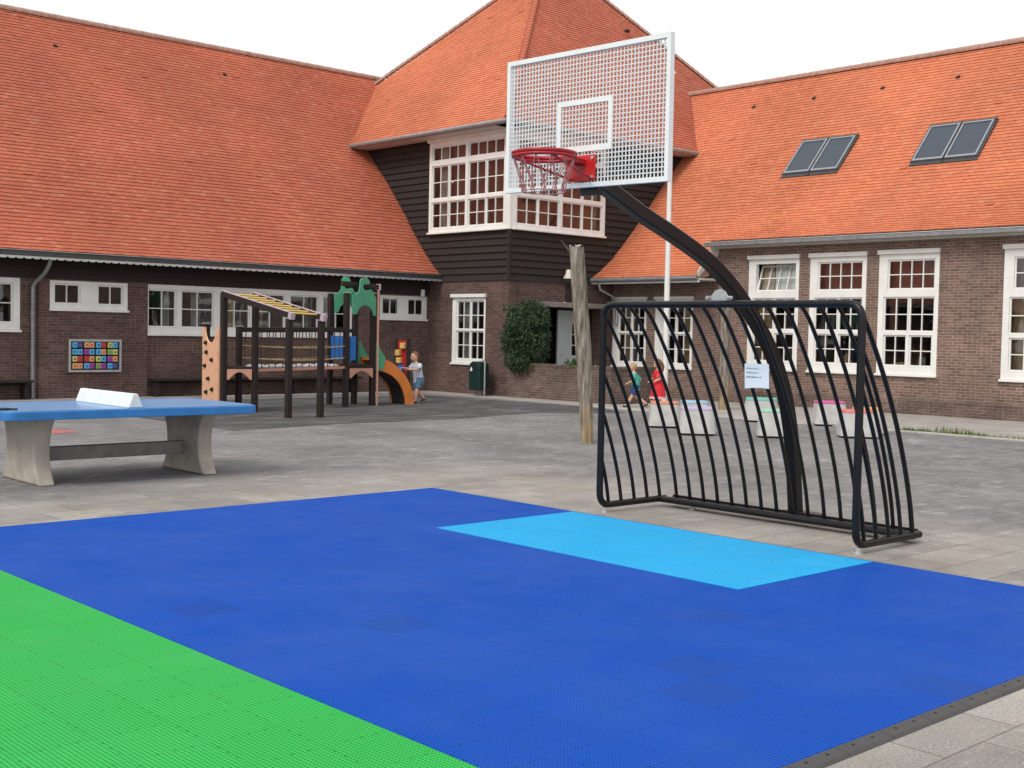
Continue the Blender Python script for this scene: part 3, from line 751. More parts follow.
for i, wv in enumerate(main_w):
    u0, u1, w0, w1 = wv
    cur = [[(u0 + .12, u0 + .6, .95, 2.6, 'curtain_tan'), (u0 + .2, u0 + .55, 2.7, 3.4, 'curtain_tan'), (u0 + .6, u1 - .08, 2.7, 3.42, 'white')], [(u0 + .2, u1 - .1, 2.68, 3.45, 'curtain_reflection_red'), (u1 - .35, u1 - .1, .95, 2.6, 'curtain_pale')],  # the white sheet imitates bright sky mirrored in the open sash
           [(u0 + .2, u1 - .1, 2.68, 3.45, 'curtain_reflection_red'), (u0 + .15, u0 + .36, 1.7, 2.6, 'curtain_reflection_red')],  # red sheets behind the upper panes stand in for mirrored red roofs
           [(u0 + .1, u0 + .65, .95, 2.6, 'curtain_tan'), (u0 + .2, u1 - .1, 2.68, 3.45, 'curtain_reflection_red')]][i if i < 4 else 3]
    wnd = window(rw, f_rw, u0, u1, w0, w1, tall(u0, u1, w0, w1), head=.10, recess=.05, curtains_reflections=cur, open_top=0 if i == 0 else None, headover=.02)
    if i == 1:
        c = (u0 + 1.1)
        MB().add([f_rw(c - .42, .98, .2), f_rw(c + .05, .98, .2), f_rw(c - .2, 1.32, .22)], [(0, 1, 2)]).add([f_rw(c + .1, .98, .2), f_rw(c + .4, .98, .2), f_rw(c + .38, 1.3, .22)], [(0, 1, 2)]).build('window_decoration', M['curtain_tan'], wnd)
    if i == 2:
        MB().fbox(f_rw, u0 + .35, u0 + .60, .98, 1.13, .2, .3).build('window_pot', M['yellow'], wnd, bevel=.02)
        MB().lathe(f_rw(u0 + .98, .98, .25), [(.06, 0), (.09, .06), (.09, .2), (.07, .27)], 14).build('window_jar', M['disc'], wnd)
for i, wv in enumerate(cat_w):
    u0, u1, w0, w1 = wv
    window(rw, f_rw, u0, u1, w0, w1, sash44(u0, u1, w0, w1, .2), head=.08, headover=.02,
           curtains_reflections=[(u0 + .15, u0 + .55, .85, 2.5, 'curtain_tan') if i == 0 else (u1 - .5, u1 - .1, .85, 2.5, 'curtain_tan')])
# skylights
for pair, (ya, yb) in enumerate(((18.80, 17.12), (15.20, 13.50))):
    nx, nz = -.74, .672           # outward normal of the slope
    def f_sk(u, w, d):            # u to the right (towards -y), w up the slope
        k = w; bx, bz = 26.69 + .672 * k, 5.775 + .735 * k
        return (bx + nx * d, -u, bz + nz * d)
    half = (ya - yb) / 2
    for s_ in (0, 1):
        a = -ya + .06 + s_ * (half - .03); b = a + half - .09
        fr0 = MB().plate(f_sk, a, b, 0, 1.24, [(a + .04, b - .04, .06, 1.20)], .005, .09).build('skylight', M['alu'], rw, bevel=.006)
        MB().fbox(f_sk, a + .04, b - .04, .06, 1.20, .05, .07).build('pane', M['screen'], fr0)
        MB().fbox(f_sk, a - .05, b + .05, -.12, -.003, .03, .045).fbox(f_sk, a - .05, a - .002, -.003, 1.24, .0, .06).fbox(f_sk, b + .002, b + .05, -.003, 1.24, .0, .06).fbox(f_sk, a - .05, b + .05, 1.242, 1.31, .0, .075).build('flashing', M['zinc_dark'], fr0)
for (y_) in (21.36, 19.37, 17.29, 15.22, 12.6):
    x_, z_ = 28.88, 8.16
    MB().add([(x_ - .06, y_ - .055, z_ - .06), (x_ - .06, y_ + .055, z_ - .06), (x_ + .02, y_ + .04, z_ + .03), (x_ + .02, y_ - .04, z_ + .03), (x_ - .06, y_ - .045, z_ - .015), (x_ - .06, y_ + .045, z_ - .015)],
             [(0, 1, 5, 4), (4, 5, 2, 3), (0, 4, 3), (1, 2, 5)]).build('vent_tile', M['hole'], rm)

# ------------------------------------------------------------------ planter wall, bush, plant
pw = thing('planter_wall', (20.93, 21, 0), 'low weathered brick planter wall in front of the porch', 'wall')
MB().box(20.931, 21.20, 19.3, 22.848, 0, .80).box(21.2, 22.6, 19.3, 19.55, 0, .80).build('wall', M['brick_g'], pw)
cp = MB(); y = 19.28
while y < 22.8:
    cp.box(20.92, 21.22, y, min(y + .105, 22.846), .80, .865 + random.uniform(-.003, .004)); y += .112
cp.box(21.225, 22.62, 19.28, 19.57, .80, .865).build('coping', M['brick_g'], pw, bevel=.006)
MB().box(21.2, 22.6, 19.55, 22.7, .0, .74).build('soil', M['soil'], pw)

def foliage(mb, c, rad, n, size, droop=.2, pw_=.45, thin=1):
    for i in range(n):
        while True:
            p = Vector((random.uniform(-1, 1), random.uniform(-1, 1), random.uniform(-1, 1)))
            if p.length <= 1: break
        p = p.normalized() * (p.length ** pw_)
        lump = 1 + .16 * math.sin(p.x * 7 + p.z * 5) + .12 * math.sin(p.y * 9 - p.z * 4 + 1)
        q = Vector((c[0] + p.x * rad[0] * lump, c[1] + p.y * rad[1] * lump, c[2] + p.z * rad[2] * (.9 + .1 * lump)))
        d = Vector((p.x + random.gauss(0, .5), p.y + random.gauss(0, .5), random.gauss(.1 - droop, .6))).normalized()
        s = d.orthogonal().normalized(); s = (s * math.cos(i) + d.cross(s) * math.sin(i)) * size * thin * random.uniform(.18, .34)
        e = q + d * size * random.uniform(.7, 1.4)
        mb.poly([q - s * .4, q + (e - q) * .5 - s, e, q + (e - q) * .5 + s])
    return mb
bu = thing('shrub', (21.15, 22.25, .74), 'tall dark green evergreen shrub covering the tower corner above the planter', 'shrub')
fb = MB()
foliage(fb, (21.05, 22.30, 1.55), (.50, .50, .86), 8500, .10, .75, .5, .5)
foliage(fb, (21.10, 22.10, 2.0), (.36, .40, .46), 1600, .09, -.1, .7, .5)
for k in range(34):
    a = random.uniform(0, 6.28); zc = random.uniform(.95, 2.35); foliage(fb, (21.05 + .46 * math.cos(a), 22.28 + .50 * math.sin(a), zc), (.09, .10, .16), 70, .11, .9, .8, .45)
foliage(fb, (20.97, 22.28, .95), (.36, .40, .35), 1400, .10, .9, .5, .5)
fb.build('foliage', M['leaf'], bu, recalc=False)
sb = MB()
for k in range(6): sb.tube([(21.3, 22.3, .74), (21.2 + .1 * math.cos(k), 22.3 + .1 * math.sin(k), 1.2), (21.15 + .28 * math.cos(k), 22.3 + .28 * math.sin(k), 2.0)], [.03, .022, .008], 6)
sb.build('stems', M['twig'], bu)
pl = thing('plant', (21.28, 20.6, .74), 'small leafy bright green plant trailing over the planter wall beside the log post', 'plant')
pb = MB()
for i in range(150):
    a = random.uniform(0, 6.28); r_ = random.uniform(.05, .42); b0 = Vector((21.25 + random.uniform(-.1, .15), 20.62 + random.uniform(-.35, .35), .78))
    tip = b0 + Vector((math.cos(a) * r_ - .08, math.sin(a) * r_, random.uniform(-.05, .26)))
    md = (b0 + tip) / 2 + Vector((0, 0, .10)); sd_ = (tip - b0).cross(Vector((0, 0, 1))).normalized() * .028
    pb.poly([b0, md - sd_, tip, md + sd_])
pb.build('leaves', M['leaf2'], pl, recalc=False)
sb = MB()
for k in range(8): sb.tube([(21.28, 20.4 + k * .06, .70), (21.25 + .05 * math.cos(k), 20.4 + k * .06, .9)], .007, 5)
sb.build('stems', M['twig'], pl)

# ------------------------------------------------------------------ log posts
def log_post(base, top, r0, r1, label, n=26, stub=False):
    t = thing('log_post', base, label, 'post')
    mb = MB(); N = 18; rings = []; b, q = Vector(base), Vector(top)
    for i in range(N + 1):
        k = i / N; c = b.lerp(q, k) + Vector((.03 * math.sin(k * 5), .03 * math.sin(k * 4 + 1), 0)); rr = r0 + (r1 - r0) * min(1, k * 2.2) - .012 * max(0, k - .5)
        rings.append([c + Vector((math.cos(2 * math.pi * j / n), math.sin(2 * math.pi * j / n), 0)) * rr * (1 + .07 * math.sin(3 * 6.283 * j / n + k * 4) + .05 * math.sin(7 * 6.283 * j / n + k * 9) + random.uniform(-.035, .035)) for j in range(n)])
    vs = [p for g_ in rings for p in g_]
    mb.add(vs, [(i * n + j, i * n + (j + 1) % n, (i + 1) * n + (j + 1) % n, (i + 1) * n + j) for i in range(N) for j in range(n)], True)
    mb.build('trunk', M['bark'], t)
    MB().add([p + Vector((0, 0, .012 + .02 * math.sin(i))) for i, p in enumerate(rings[-1])] + [q + Vector((0, 0, .03))], [(j, (j + 1) % n, n) for j in range(n)]).build('cut_end', M['cutwood'], t)
    if stub: MB().tube([q + Vector((-.08, .06, -.06)), q + Vector((-.13, .11, .03)), q + Vector((-.17, .15, .10))], [.02, .012, .005], 6).build('twig', M['twig'], t)
    return t
log_post((13.17, 12.55, 0), (13.00, 12.74, 2.88), .086, .112, 'tall weathered grey log post leaning left beside the goal', stub=True)
log_post((21.9, 16.77, .008), (21.85, 16.8, 2.42), .12, .10, 'distant pale bare log post on the footpath seen through the goal')

# ------------------------------------------------------------------ flagpole
fpz = thing('flagpole', (22.06, 18.64, .008), 'slim white flagpole standing on the footpath behind the goal', 'flagpole')
MB().tube([(22.06, 18.64, .01), (22.08, 18.66, 4), (22.12, 18.69, 7.6)], [.075, .06, .045], 12).build('pole', M['polewhite'], fpz)
MB().lathe((22.06, 18.64, .009), [(.13, 0), (.13, .03), (.08, .06)], 14).build('base', M['galv'], fpz)
MB().lathe((22.12, 18.69, 7.6), [(.03, 0), (.07, .05), (.07, .09), (.02, .13)], 10).build('finial', M['polewhite'], fpz)

# ------------------------------------------------------------------ goal
goal = thing('sports_goal', (8.6, 6.2, 0), 'black tubular steel goal with curved bars at the edge of the blue court', 'goal')
YL, YR, FX, RX, ZT, ZB = 7.555, 4.95, 8.08, 8.90, 1.87, .07
def rounded(pts, r, n=6):
    out = [Vector(pts[0])]
    for i in range(1, len(pts) - 1):
        p, a, b = Vector(pts[i]), Vector(pts[i - 1]), Vector(pts[i + 1])
        da, db = (a - p).normalized(), (b - p).normalized(); s_, e_ = p + da * r, p + db * r
        for k in range(n + 1):
            t = k / n; out.append((1 - t) ** 2 * s_ + 2 * t * (1 - t) * p + t * t * e_)
    out.append(Vector(pts[-1])); return out
fpth = [(RX + .09, YL, ZB), (FX, YL, ZB), (FX, YL, ZT), (FX, YR, ZT), (FX, YR, ZB), (RX + .11, YR, ZB)]
MB().tube(rounded(fpth, .13, 7), .0305, 14).build('front_frame', M['black'], goal)
MB().tube([(RX, YL + .02, ZB), (RX, YR - .02, ZB)], .030, 12).box(RX, RX + .135, YR + .03, YL - .06, ZB + .006, ZB + .016).box(RX + .128, RX + .146, YR + .03, YL - .06, ZB - .02, ZB + .035).build('rear_rail', M['black'], goal)
def bez(p0, c1, c2, p3, n=16):
    P = [Vector(p) for p in (p0, c1, c2, p3)]
    return [(1 - t) ** 3 * P[0] + 3 * t * (1 - t) ** 2 * P[1] + 3 * t * t * (1 - t) * P[2] + t ** 3 * P[3] for t in [i / n for i in range(n + 1)]]
CURVE = [(0, 1.87), (.09, 1.80), (.17, 1.71), (.32, 1.50), (.485, 1.24), (.645, .94), (.785, .61), (.88, .32), (.93, .09)]
def bar(y, sh, zmax=ZT):
    """every bar is the same arc; the side bars are shifted forward and end on the post"""
    out = []
    for i in range(len(CURVE) - 1):
        p0, p1, p2, p3 = (CURVE[max(i - 1, 0)], CURVE[i], CURVE[i + 1], CURVE[min(i + 2, len(CURVE) - 1)])
        for k in range(4):
            t = k / 4
            q = [.5 * (2 * b_ + (c_ - a_) * t + (2 * a_ - 5 * b_ + 4 * c_ - d_) * t * t + (3 * b_ - a_ - 3 * c_ + d_) * t ** 3) for a_, b_, c_, d_ in zip(p0, p1, p2, p3)]
            out.append(q)
    out.append(list(CURVE[-1]))
    return [(FX + u - sh, y, z) for u, z in out if u - sh >= -.012]
for i in range(16): MB().tube(bar(7.44 - .1612 * i, -.01), .0163, 8).build('bar', M['black'], goal)
for y in (YL, YR):
    for sh in (.10, .28, .46, .64, .81): MB().tube(bar(y, sh), .0163, 8).build('bar', M['black'], goal)
for x, y in ((FX + .06, YL - .01), (FX + .06, YR + .01), (RX + .07, YL - .35), (RX + .07, YR + .3)):
    MB().tube([(x, y, 0), (x, y, .05)], .022, 10).tube([(x, y, 0), (x, y, .012)], .04, 10).build('foot', M['galv'], goal)
clampz = MB().prism([(6.24, 1.895), (6.46, 1.895), (6.44, 1.925), (6.39, 1.985), (6.33, 2.0), (6.29, 1.98), (6.25, 1.925)], lambda u, w, d: (8.17 + d, u, w), 0, .012).build('clamp_plate', M['galv'], goal)
MB().tube([(8.14, 6.25, 1.925), (8.21, 6.25, 1.925)], .016, 8).tube([(8.14, 6.45, 1.925), (8.21, 6.45, 1.925)], .016, 8).build('bolt', M['galv'], clampz)

nt = thing('notice', (8.9, 6.45, 1.3), 'sheet of pale blue paper with three printed lines taped to the goal bars', 'notice')
NY, NZ = 6.28, -.02
def f_nt(u, w, d):
    k = (u - .12) ** 2 * .9
    return (8.462 + d - k * .6 + (1.41 - w) * .06, NY - u * .98, w + NZ)
pp = MB(); n = 10
for i in range(n):
    a, b = .25 * i / n, .25 * (i + 1) / n
    s0, s1 = .012 * math.sin(a * 10), .012 * math.sin(b * 10)
    pp.add([f_nt(a, 1.195 + s0, 0), f_nt(b, 1.195 + s1, 0), f_nt(b, 1.405, 0), f_nt(a, 1.405, 0), f_nt(a, 1.195 + s0, .003), f_nt(b, 1.195 + s1, .003), f_nt(b, 1.405, .003), f_nt(a, 1.405, .003)], [(0, 1, 2, 3), (7, 6, 5, 4)], True)
pp.build('sheet', M['paper'], nt, recalc=False)
ln = MB()
for row, ww in ((1.36, .12), (1.325, .115), (1.288, .15)):
    u = .02
    while u < .02 + ww:
        l_ = random.choice((.006, .009, .012)); h_ = random.choice((.007, .011, .011))
        ln.add([f_nt(u, row, -.0015), f_nt(u + l_, row, -.0015), f_nt(u + l_, row + h_, -.0015), f_nt(u, row + h_, -.0015)], [(0, 1, 2, 3)]); u += l_ + random.choice((.002, .002, .003, .008))
ln.build('printed_lines', M['ink'], nt, recalc=False)

# ------------------------------------------------------------------ basketball hoop
bk = thing('basketball_hoop', (9.42, 6.38, 0), 'basketball hoop with white perforated backboard and red rim on a curved black pole', 'basketball hoop')
arc = [(9.455, 6.41, 0.0), (9.439, 6.41, 0.125), (9.377, 6.41, 0.573), (9.308, 6.41, 0.873), (9.202, 6.41, 1.161), (9.022, 6.41, 1.463), (8.776, 6.41, 1.733), (8.49, 6.41, 1.977), (8.216, 6.41, 2.161), (7.949, 6.41, 2.291), (7.579, 6.41, 2.432), (7.225, 6.41, 2.557), (6.866, 6.41, 2.704), (6.73, 6.42, 2.76)]
def smooth_path(pts, n=5):
    P = [Vector(p) for p in pts]; out = []
    for i in range(len(P) - 1):
        a, b, c, d = P[max(i - 1, 0)], P[i], P[i + 1], P[min(i + 2, len(P) - 1)]
        for k in range(n):
            t = k / n; out.append(.5 * ((2 * b) + (c - a) * t + (2 * a - 5 * b + 4 * c - d) * t * t + (3 * b - a - 3 * c + d) * t ** 3))
    return out + [P[-1]]
ap = smooth_path(arc, 5)
pb = MB(); rings = []
for i, q in enumerate(ap):                      # flat-sided box section swept along the arc
    tdir = (ap[min(i + 1, len(ap) - 1)] - ap[max(i - 1, 0)]).normalized(); nn = Vector((0, 1, 0)).cross(tdir).normalized()
    hw, hh, c_ = .050, .056, .010
    rings.append([q + Vector((0, u, 0)) + nn * w for u, w in ((-hw + c_, -hh), (hw - c_, -hh), (hw, -hh + c_), (hw, hh - c_), (hw - c_, hh), (-hw + c_, hh), (-hw, hh - c_), (-hw, -hh + c_))])
pb.add([p_ for r_ in rings for p_ in r_], [(i * 8 + k, i * 8 + (k + 1) % 8, (i + 1) * 8 + (k + 1) % 8, (i + 1) * 8 + k) for i in range(len(rings) - 1) for k in range(8)] + [list(range(8))])
pb.build('pole', M['black'], bk)
MB().box(9.22, 9.60, 6.20, 6.56, .001, .03).build('base_plate', M['black'], bk, bevel=.006)
BX, yl, yr, zb, zt = 6.62, 7.275, 5.605, 2.69, 3.715
cy = (yl + yr) / 2
f_bk = lambda u, w, d: (BX + d, -u, w - (u + cy) * .018)
fr0 = MB().plate(f_bk, -yl, -yr, zb, zt, [(-yl + .035, -yr - .035, zb + .035, zt - .035)], -.012, .03).build('board_frame', M['board'], bk, bevel=.003)
pm = MB(); pitch = .0345
nn = int((yl - yr - .07) / pitch)
for i in range(1, nn + 1):
    u = -yl + .035 + i * (yl - yr - .07) / (nn + 1); pm.fbox(f_bk, u - .0043, u + .0043, zb + .03, zt - .03, .002, .008)
nz_ = int((zt - zb - .07) / pitch)
for j in range(1, nz_ + 1):
    w = zb + .035 + j * (zt - zb - .07) / (nz_ + 1); pm.fbox(f_bk, -yl + .03, -yr - .03, w - .0043, w + .0043, .003, .007)
pm.build('board_mesh', M['boardmesh'], bk)
MB().plate(f_bk, -6.715, -6.15, 2.955, 3.345, [(-6.675, -6.19, 2.995, 3.305)], -.004, .0015).build('target_square', M['board'], bk)
MB().box(BX + .031, BX + .06, 6.36, 6.50, 2.72, 2.93).box(BX + .061, BX + .12, 6.34, 6.52, 2.64, 2.84).build('bracket', M['black'], bk, bevel=.004)
pt = MB().fbox(f_bk, -6.585, -6.29, 2.735, 2.925, -.022, -.014).build('mounting_plate', M['red'], bk, bevel=.003)
bb = MB()
for u in (-6.56, -6.315):
    for w in (2.76, 2.90): bb.add([f_bk(u + .012 * math.cos(a), w + .012 * math.sin(a), d) for d in (-.034, -.021) for a in [k * math.pi / 3 for k in range(6)]], [list(range(6)), list(range(6, 12))] + [(k, (k + 1) % 6, 6 + (k + 1) % 6, 6 + k) for k in range(6)])
bb.build('bolts', M['galv'], pt)
RC = Vector((6.22, 6.435, 2.895)); rr = .225
ring = [RC + Vector((rr * math.cos(a), rr * math.sin(a), 0)) for a in [2 * math.pi * k / 40 for k in range(41)]]
rm_ = MB().tube(ring, .015, 8, False)
ring2 = [p + Vector((0, 0, -.024)) for p in ring]
rm_.tube(ring2, .014, 8, False)
for k in range(0, 40, 2): rm_.tube([ring[k], ring2[k]], .006, 5)
rm_.beam((6.43, 6.435, 2.885), (6.60, 6.435, 2.87), .11, .035)
rmo = rm_.build('rim', M['rim'], bk)
MB().tube([(6.10, 6.62, 2.87), (6.60, 6.53, 2.75)], .009, 8).tube([(6.10, 6.25, 2.87), (6.60, 6.34, 2.75)], .009, 8).build('strut', M['rim'], bk)
net = MB(); K = 12
def npt(k, t):
    r_ = rr * (1 - .30 * min(1, t * 1.2)) ; a = 2 * math.pi * k / K; return RC + Vector((r_ * math.cos(a), r_ * math.sin(a), -.03 - .24 * t))
for k in range(K):
    for s_ in (1, -1):
        net.tube([npt(k + s_ * .5 * t * 1.4, t) + Vector((random.uniform(-.004, .004), random.uniform(-.004, .004), 0)) for t in (0, .2, .4, .6, .8, 1)], .0042, 5)
    net.tube([npt(k, 1), npt(k + .5, 1.02), npt(k + 1, 1)], .0045, 5)
net.build('net', M['chain'], bk)

# ------------------------------------------------------------------ table tennis table
tt = thing('table_tennis_table', (5.72, 12.48, 0), 'outdoor table tennis table with blue top, white net wedge and concrete legs', 'table')
xa, xb, ya, yb = 4.37, 7.10, 11.73, 13.23
def rrect(x0, x1, y0, y1, r, n=6):
    out = []
    for cx_, cy_, a0 in ((x1 - r, y1 - r, 0), (x0 + r, y1 - r, 90), (x0 + r, y0 + r, 180), (x1 - r, y0 + r, 270)):
        for k in range(n + 1):
            a = R(a0 + 90 * k / n); out.append((cx_ + r * math.cos(a), cy_ + r * math.sin(a)))
    return out
MB().prism(rrect(xa, xb, ya, yb, .11), f_xy, .672, .756).build('rim', M['tableedge'], tt, bevel=.008)
MB().prism(rrect(xa + .02, xb - .02, ya + .02, yb - .02, .1), f_xy, .757, .763).build('tabletop', M['tabletop'], tt)
MB().prism([(5.63, .764), (5.79, .764), (5.735, .905), (5.685, .905)], lambda u, w, d: (u, d, w), ya + .09, yb - .12).build('net', M['netwhite'], tt, bevel=.008)
prof = []
for k in range(13):
    z = .665 * k / 12; q = (z - .33) / .33; w_ = .36 + .13 * abs(q) ** 2.2; prof.append((w_, z))
poly = [(12.48 - w_, z) for w_, z in prof] + [(12.48 + w_, z) for w_, z in prof[::-1]]
for xc in (4.87, 6.66):
    MB().prism(poly, lambda u, w, d: (d, u, w + .003), xc - .085, xc + .085).build('leg', M['concrete'], tt, bevel=.02)
MB().box(4.956, 6.574, 12.42, 12.54, .20, .34).build('stretcher', M['beam'], tt, bevel=.01)
pd = thing('paddle', (4.5, 12.1, .764), 'small dark bat lying on the left end of the blue table', 'bat')
MB().lathe((4.44, 12.02, .766), [(.075, 0), (.078, .006), (.075, .016)], 18).build('blade', M['dark'], pd)
MB().beam((4.48, 11.97, .775), (4.54, 11.90, .776), .026, .018).build('handle', M['dark'], pd, bevel=.004)

# ------------------------------------------------------------------ stools
def stool(c, col, rgb, rot, label, w=.56, h=.44):
    t = thing('concrete_stool', (c[0], c[1], 0), label, 'stool', 'concrete stools with coloured seats')
    rz = Matrix.Rotation(rot, 3, 'Z')
    def ring(hw, z, r=.11):
        return [Vector((*(rz @ Vector((p[0], p[1], 0))).xy, z)) + Vector((c[0], c[1], 0)) for p in rrect(-hw, hw, -hw, hw, r, 4)]
    lv = [ring(w * .5, .035), ring(w * .485, .13), ring(w * .46, .28), ring(w * .445, h - .03)]
    n = len(lv[0]); mb = MB()
    mb.add([p for l_ in lv for p in l_], [(i * n + k, i * n + (k + 1) % n, (i + 1) * n + (k + 1) % n, (i + 1) * n + k) for i in range(3) for k in range(n)] + [list(range(n))[::-1], list(range(3 * n, 4 * n))])
    mb.build('base', M['stool'], t)
    pa, pb_ = ring(w * .43, .004), ring(w * .43, .036)
    MB().add(pa + pb_, [(k, (k + 1) % n, n + (k + 1) % n, n + k) for k in range(n)]).build('foot', M['dark'], t)  # shadow gap under the base, put in as a black inset plinth
    m = plain('seat_' + col, rgb, .6, var=.15)
    a, b = ring(w * .45, h - .028), ring(w * .44, h + .012)
    MB().add(a + b, [(k, (k + 1) % n, n + (k + 1) % n, n + k) for k in range(n)] + [list(range(n))[::-1], list(range(n, 2 * n))]).build('seat', m, t, bevel=.006)
for c, col, rgb, rot, lab, w in (
    ((16.7, 14.1), 'salmon', (.62, .25, .16), .75, 'concrete stool with salmon top in front of the girl in red', .56),
    ((17.4, 14.0), 'sky_blue', (.32, .52, .68), .8, 'concrete stool with sky blue top partly behind the lavender one', .54),
    ((15.96, 12.78), 'lavender', (.50, .42, .62), .7, 'concrete stool with lavender top in front of the sky blue one', .61),
    ((19.6, 14.14), 'turquoise', (.16, .48, .40), .6, 'concrete stool with turquoise top near the distant log post', .66),
    ((16.69, 11.76), 'mint', (.30, .58, .42), .7, 'concrete stool with mint green top just left of the curved pole base', .57),
    ((19.95, 12.85), 'magenta', (.55, .10, .30), .75, 'concrete stool with magenta top beside the kerb', .60),
    ((17.95, 11.02), 'coral', (.66, .18, .17), .7, 'concrete stool with coral red top behind the right goal post', .63),
    ((18.74, 11.32), 'amber', (.66, .40, .10), .8, 'concrete stool with amber yellow top behind the coral one', .52)):
    stool(c, col, rgb, rot, lab, w)

# ------------------------------------------------------------------ litter bin
bn = thing('litter_bin', (20.55, 23.3, .008), 'dark green litter bin on a grey post in front of the tower window', 'bin')
bx_, by_ = 20.5, 23.42
body = MB(); prof2 = [(-.19, .14), (.19, .14), (.20, .74), (.17, .82), (.08, .87), (-.08, .87), (-.17, .82), (-.20, .74)]
body.prism(prof2, lambda u, w, d: (bx_ + d, by_ - u, w), -.17, .17); body.build('body', M['bin'], bn, bevel=.025)
MB().fbox(lambda u, w, d: (bx_ - .172 + d, by_ - u, w), -.13, .13, .68, .78, -.002, .004).build('slot', M['hole'], bn)
MB().lathe((bx_ - .174, by_ + .09, .62), [(.0, 0), (.045, .0), (.03, .06), (.0, .12)], 8).build('sticker', M['polewhite'], bn)
MB().tube([(bx_ - .02, by_ - .245, .008), (bx_ - .02, by_ - .245, .86), (bx_ - .02, by_ - .15, .91)], .025, 8).build('post', M['zinc'], bn)
for dy in (.1, 0): MB().tube([(bx_, by_ + dy, .008), (bx_, by_ + dy, .15)], .018, 6).build('leg', M['zinc'], bn)

# ------------------------------------------------------------------ climbing frame
cf = thing('climbing_frame', (13.5, 20.8, 0), 'dark timber climbing frame with ladder, rope bridge, green animal panels and orange slide', 'climbing frame')
A = dict(bl=(11.80, 21.45), br=(12.36, 21.20), fl=(11.74, 20.69), fr=(12.26, 20.44))
B = dict(bl=(14.99, 21.95), fl=(14.82, 21.12), br=(15.52, 21.80), fr=(15.63, 21.30))
P1, P2 = (12.04, 18.92), (12.62, 18.77)
def post(p, h, cap=None, w=.105):
    o = MB().box(p[0] - w / 2, p[0] + w / 2, p[1] - w / 2, p[1] + w / 2, 0, h).build('post', M['post'], cf, bevel=.012)
    if cap: MB().box(p[0] - w / 2 - .006, p[0] + w / 2 + .006, p[1] - w / 2 - .006, p[1] + w / 2 + .006, h + .001, h + .02).build('post_cap', M[cap], o)
post(A['bl'], 1.66, 'galv'); post(A['br'], 1.62, 'galv'); post(A['fl'], 2.19); post(A['fr'], 2.17)
post(B['bl'], 2.36, 'galv'); post(B['fl'], 2.36, 'galv'); post(B['br'], 2.1); post(B['fr'], 2.38, 'galv')
post(P1, 1.78); post(P2, 1.76)
# sloping overhead ladder
ta, tb = Vector((*A['fl'], 2.22)), Vector((*A['fr'], 2.20)); ba, bb_ = Vector((*P1, 1.84)), Vector((*P2, 1.82))
for p, q in ((ta, ba), (tb, bb_)):
    e = (q - p).normalized() * .06
    rl_ = MB().beam(p - e, q + e, .07, .11).build('ladder_rail', M['post'], cf, bevel=.008)
    MB().beam(p - e + Vector((0, 0, .058)), q + Vector((0, 0, .058)), .075, .008).build('rail_top', M['postcap'], rl_)
    MB().beam(q + e * .3 + Vector((0, 0, -.0)), q + e * 1.7, .10, .12).build('end_cap', M['postcap'], rl_)
for k in range(8):
    t = .08 + .88 * k / 7; MB().tube([ta.lerp(ba, t) + Vector((0, 0, .03)), tb.lerp(bb_, t) + Vector((0, 0, .03))], .019, 8).build('rung', M['yellow'], cf)
# decks
def deck(D, z):
    c = [D['fl'], D['fr'], D['br'], D['bl']]
    MB().prism(c, f_xy, z - .05, z).build('deck', M['post'], cf)
    return c
deck(A, .86); deck(B, .88)
def arch_panel(p, q, z0, z1, mat, thick=.02):
    p, q = Vector((*p, 0)), Vector((*q, 0)); L = (q - p).length; d = (q - p) / L; nrm = Vector((-d.y, d.x, 0))
    pts = [(.06, z1), (L - .06, z1), (L - .06, z0)] + [(L - .09 - (L - .18) * k / 10, z0 + (z1 - z0) * .72 * math.sin(math.pi * k / 10)) for k in range(11)] + [(.06, z0)]
    MB().prism(pts, lambda u, w, dd: tuple(p + d * u + nrm * dd + Vector((0, 0, w))), -.07, -.07 + thick).build('arch_panel', M[mat], cf)
arch_panel(A['fl'], A['fr'], .62, .82, 'pinkpanel'); arch_panel(B['fl'], B['fr'], .60, .80, 'pinkpanel')
# climbing wall on the left of the first tower, with a notch in its top edge
p, q = Vector((11.77, 21.50, 0)), Vector((11.69, 20.74, 0)); L = (q - p).length; d = (q - p) / L; nrm = Vector((d.y, -d.x, 0))
pts = [(0, .02), (L, .02), (L, 1.60)] + [(L * .5 + L * .36 * math.cos(a), 1.60 - .30 * math.sin(a)) for a in [math.pi * k / 10 for k in range(11)]] + [(0, 1.60)]
cw = MB().prism(pts, lambda u, w, dd: tuple(p + d * u + nrm * dd + Vector((0, 0, w))), 0, .03).build('climbing_wall', M['peach'], cf)
for u, w in ((.3, 1.12), (.62, .98), (.2, .86), (.42, .62), (.3, .36), (.66, .42), (.25, 1.3), (.6, .18)):
    c = p + d * u * L + nrm * .03 + Vector((0, 0, w))
    for sgn in (1, -1):
        MB().tube([c if sgn > 0 else c - nrm * .035, c + nrm * .05 * sgn if sgn > 0 else c - nrm * .08], [.045, .028], 8).build('hold', M['post'], cw)
bt = MB()
for w in (.2, .5, .8, 1.1, 1.4):
    for u in (.05, .95): 
        c = p + d * u * L + Vector((0, 0, w)); bt.tube([c - nrm * .005, c + nrm * .036], .012, 6)
bt.build('bolts', M['hole'], cw)
for z in (.25, .5): MB().tube([(A['fl'][0] + .03, A['fl'][1], z), (A['bl'][0] + .04, A['bl'][1], z)], .018, 6).build('rung', M['rope'], cf)
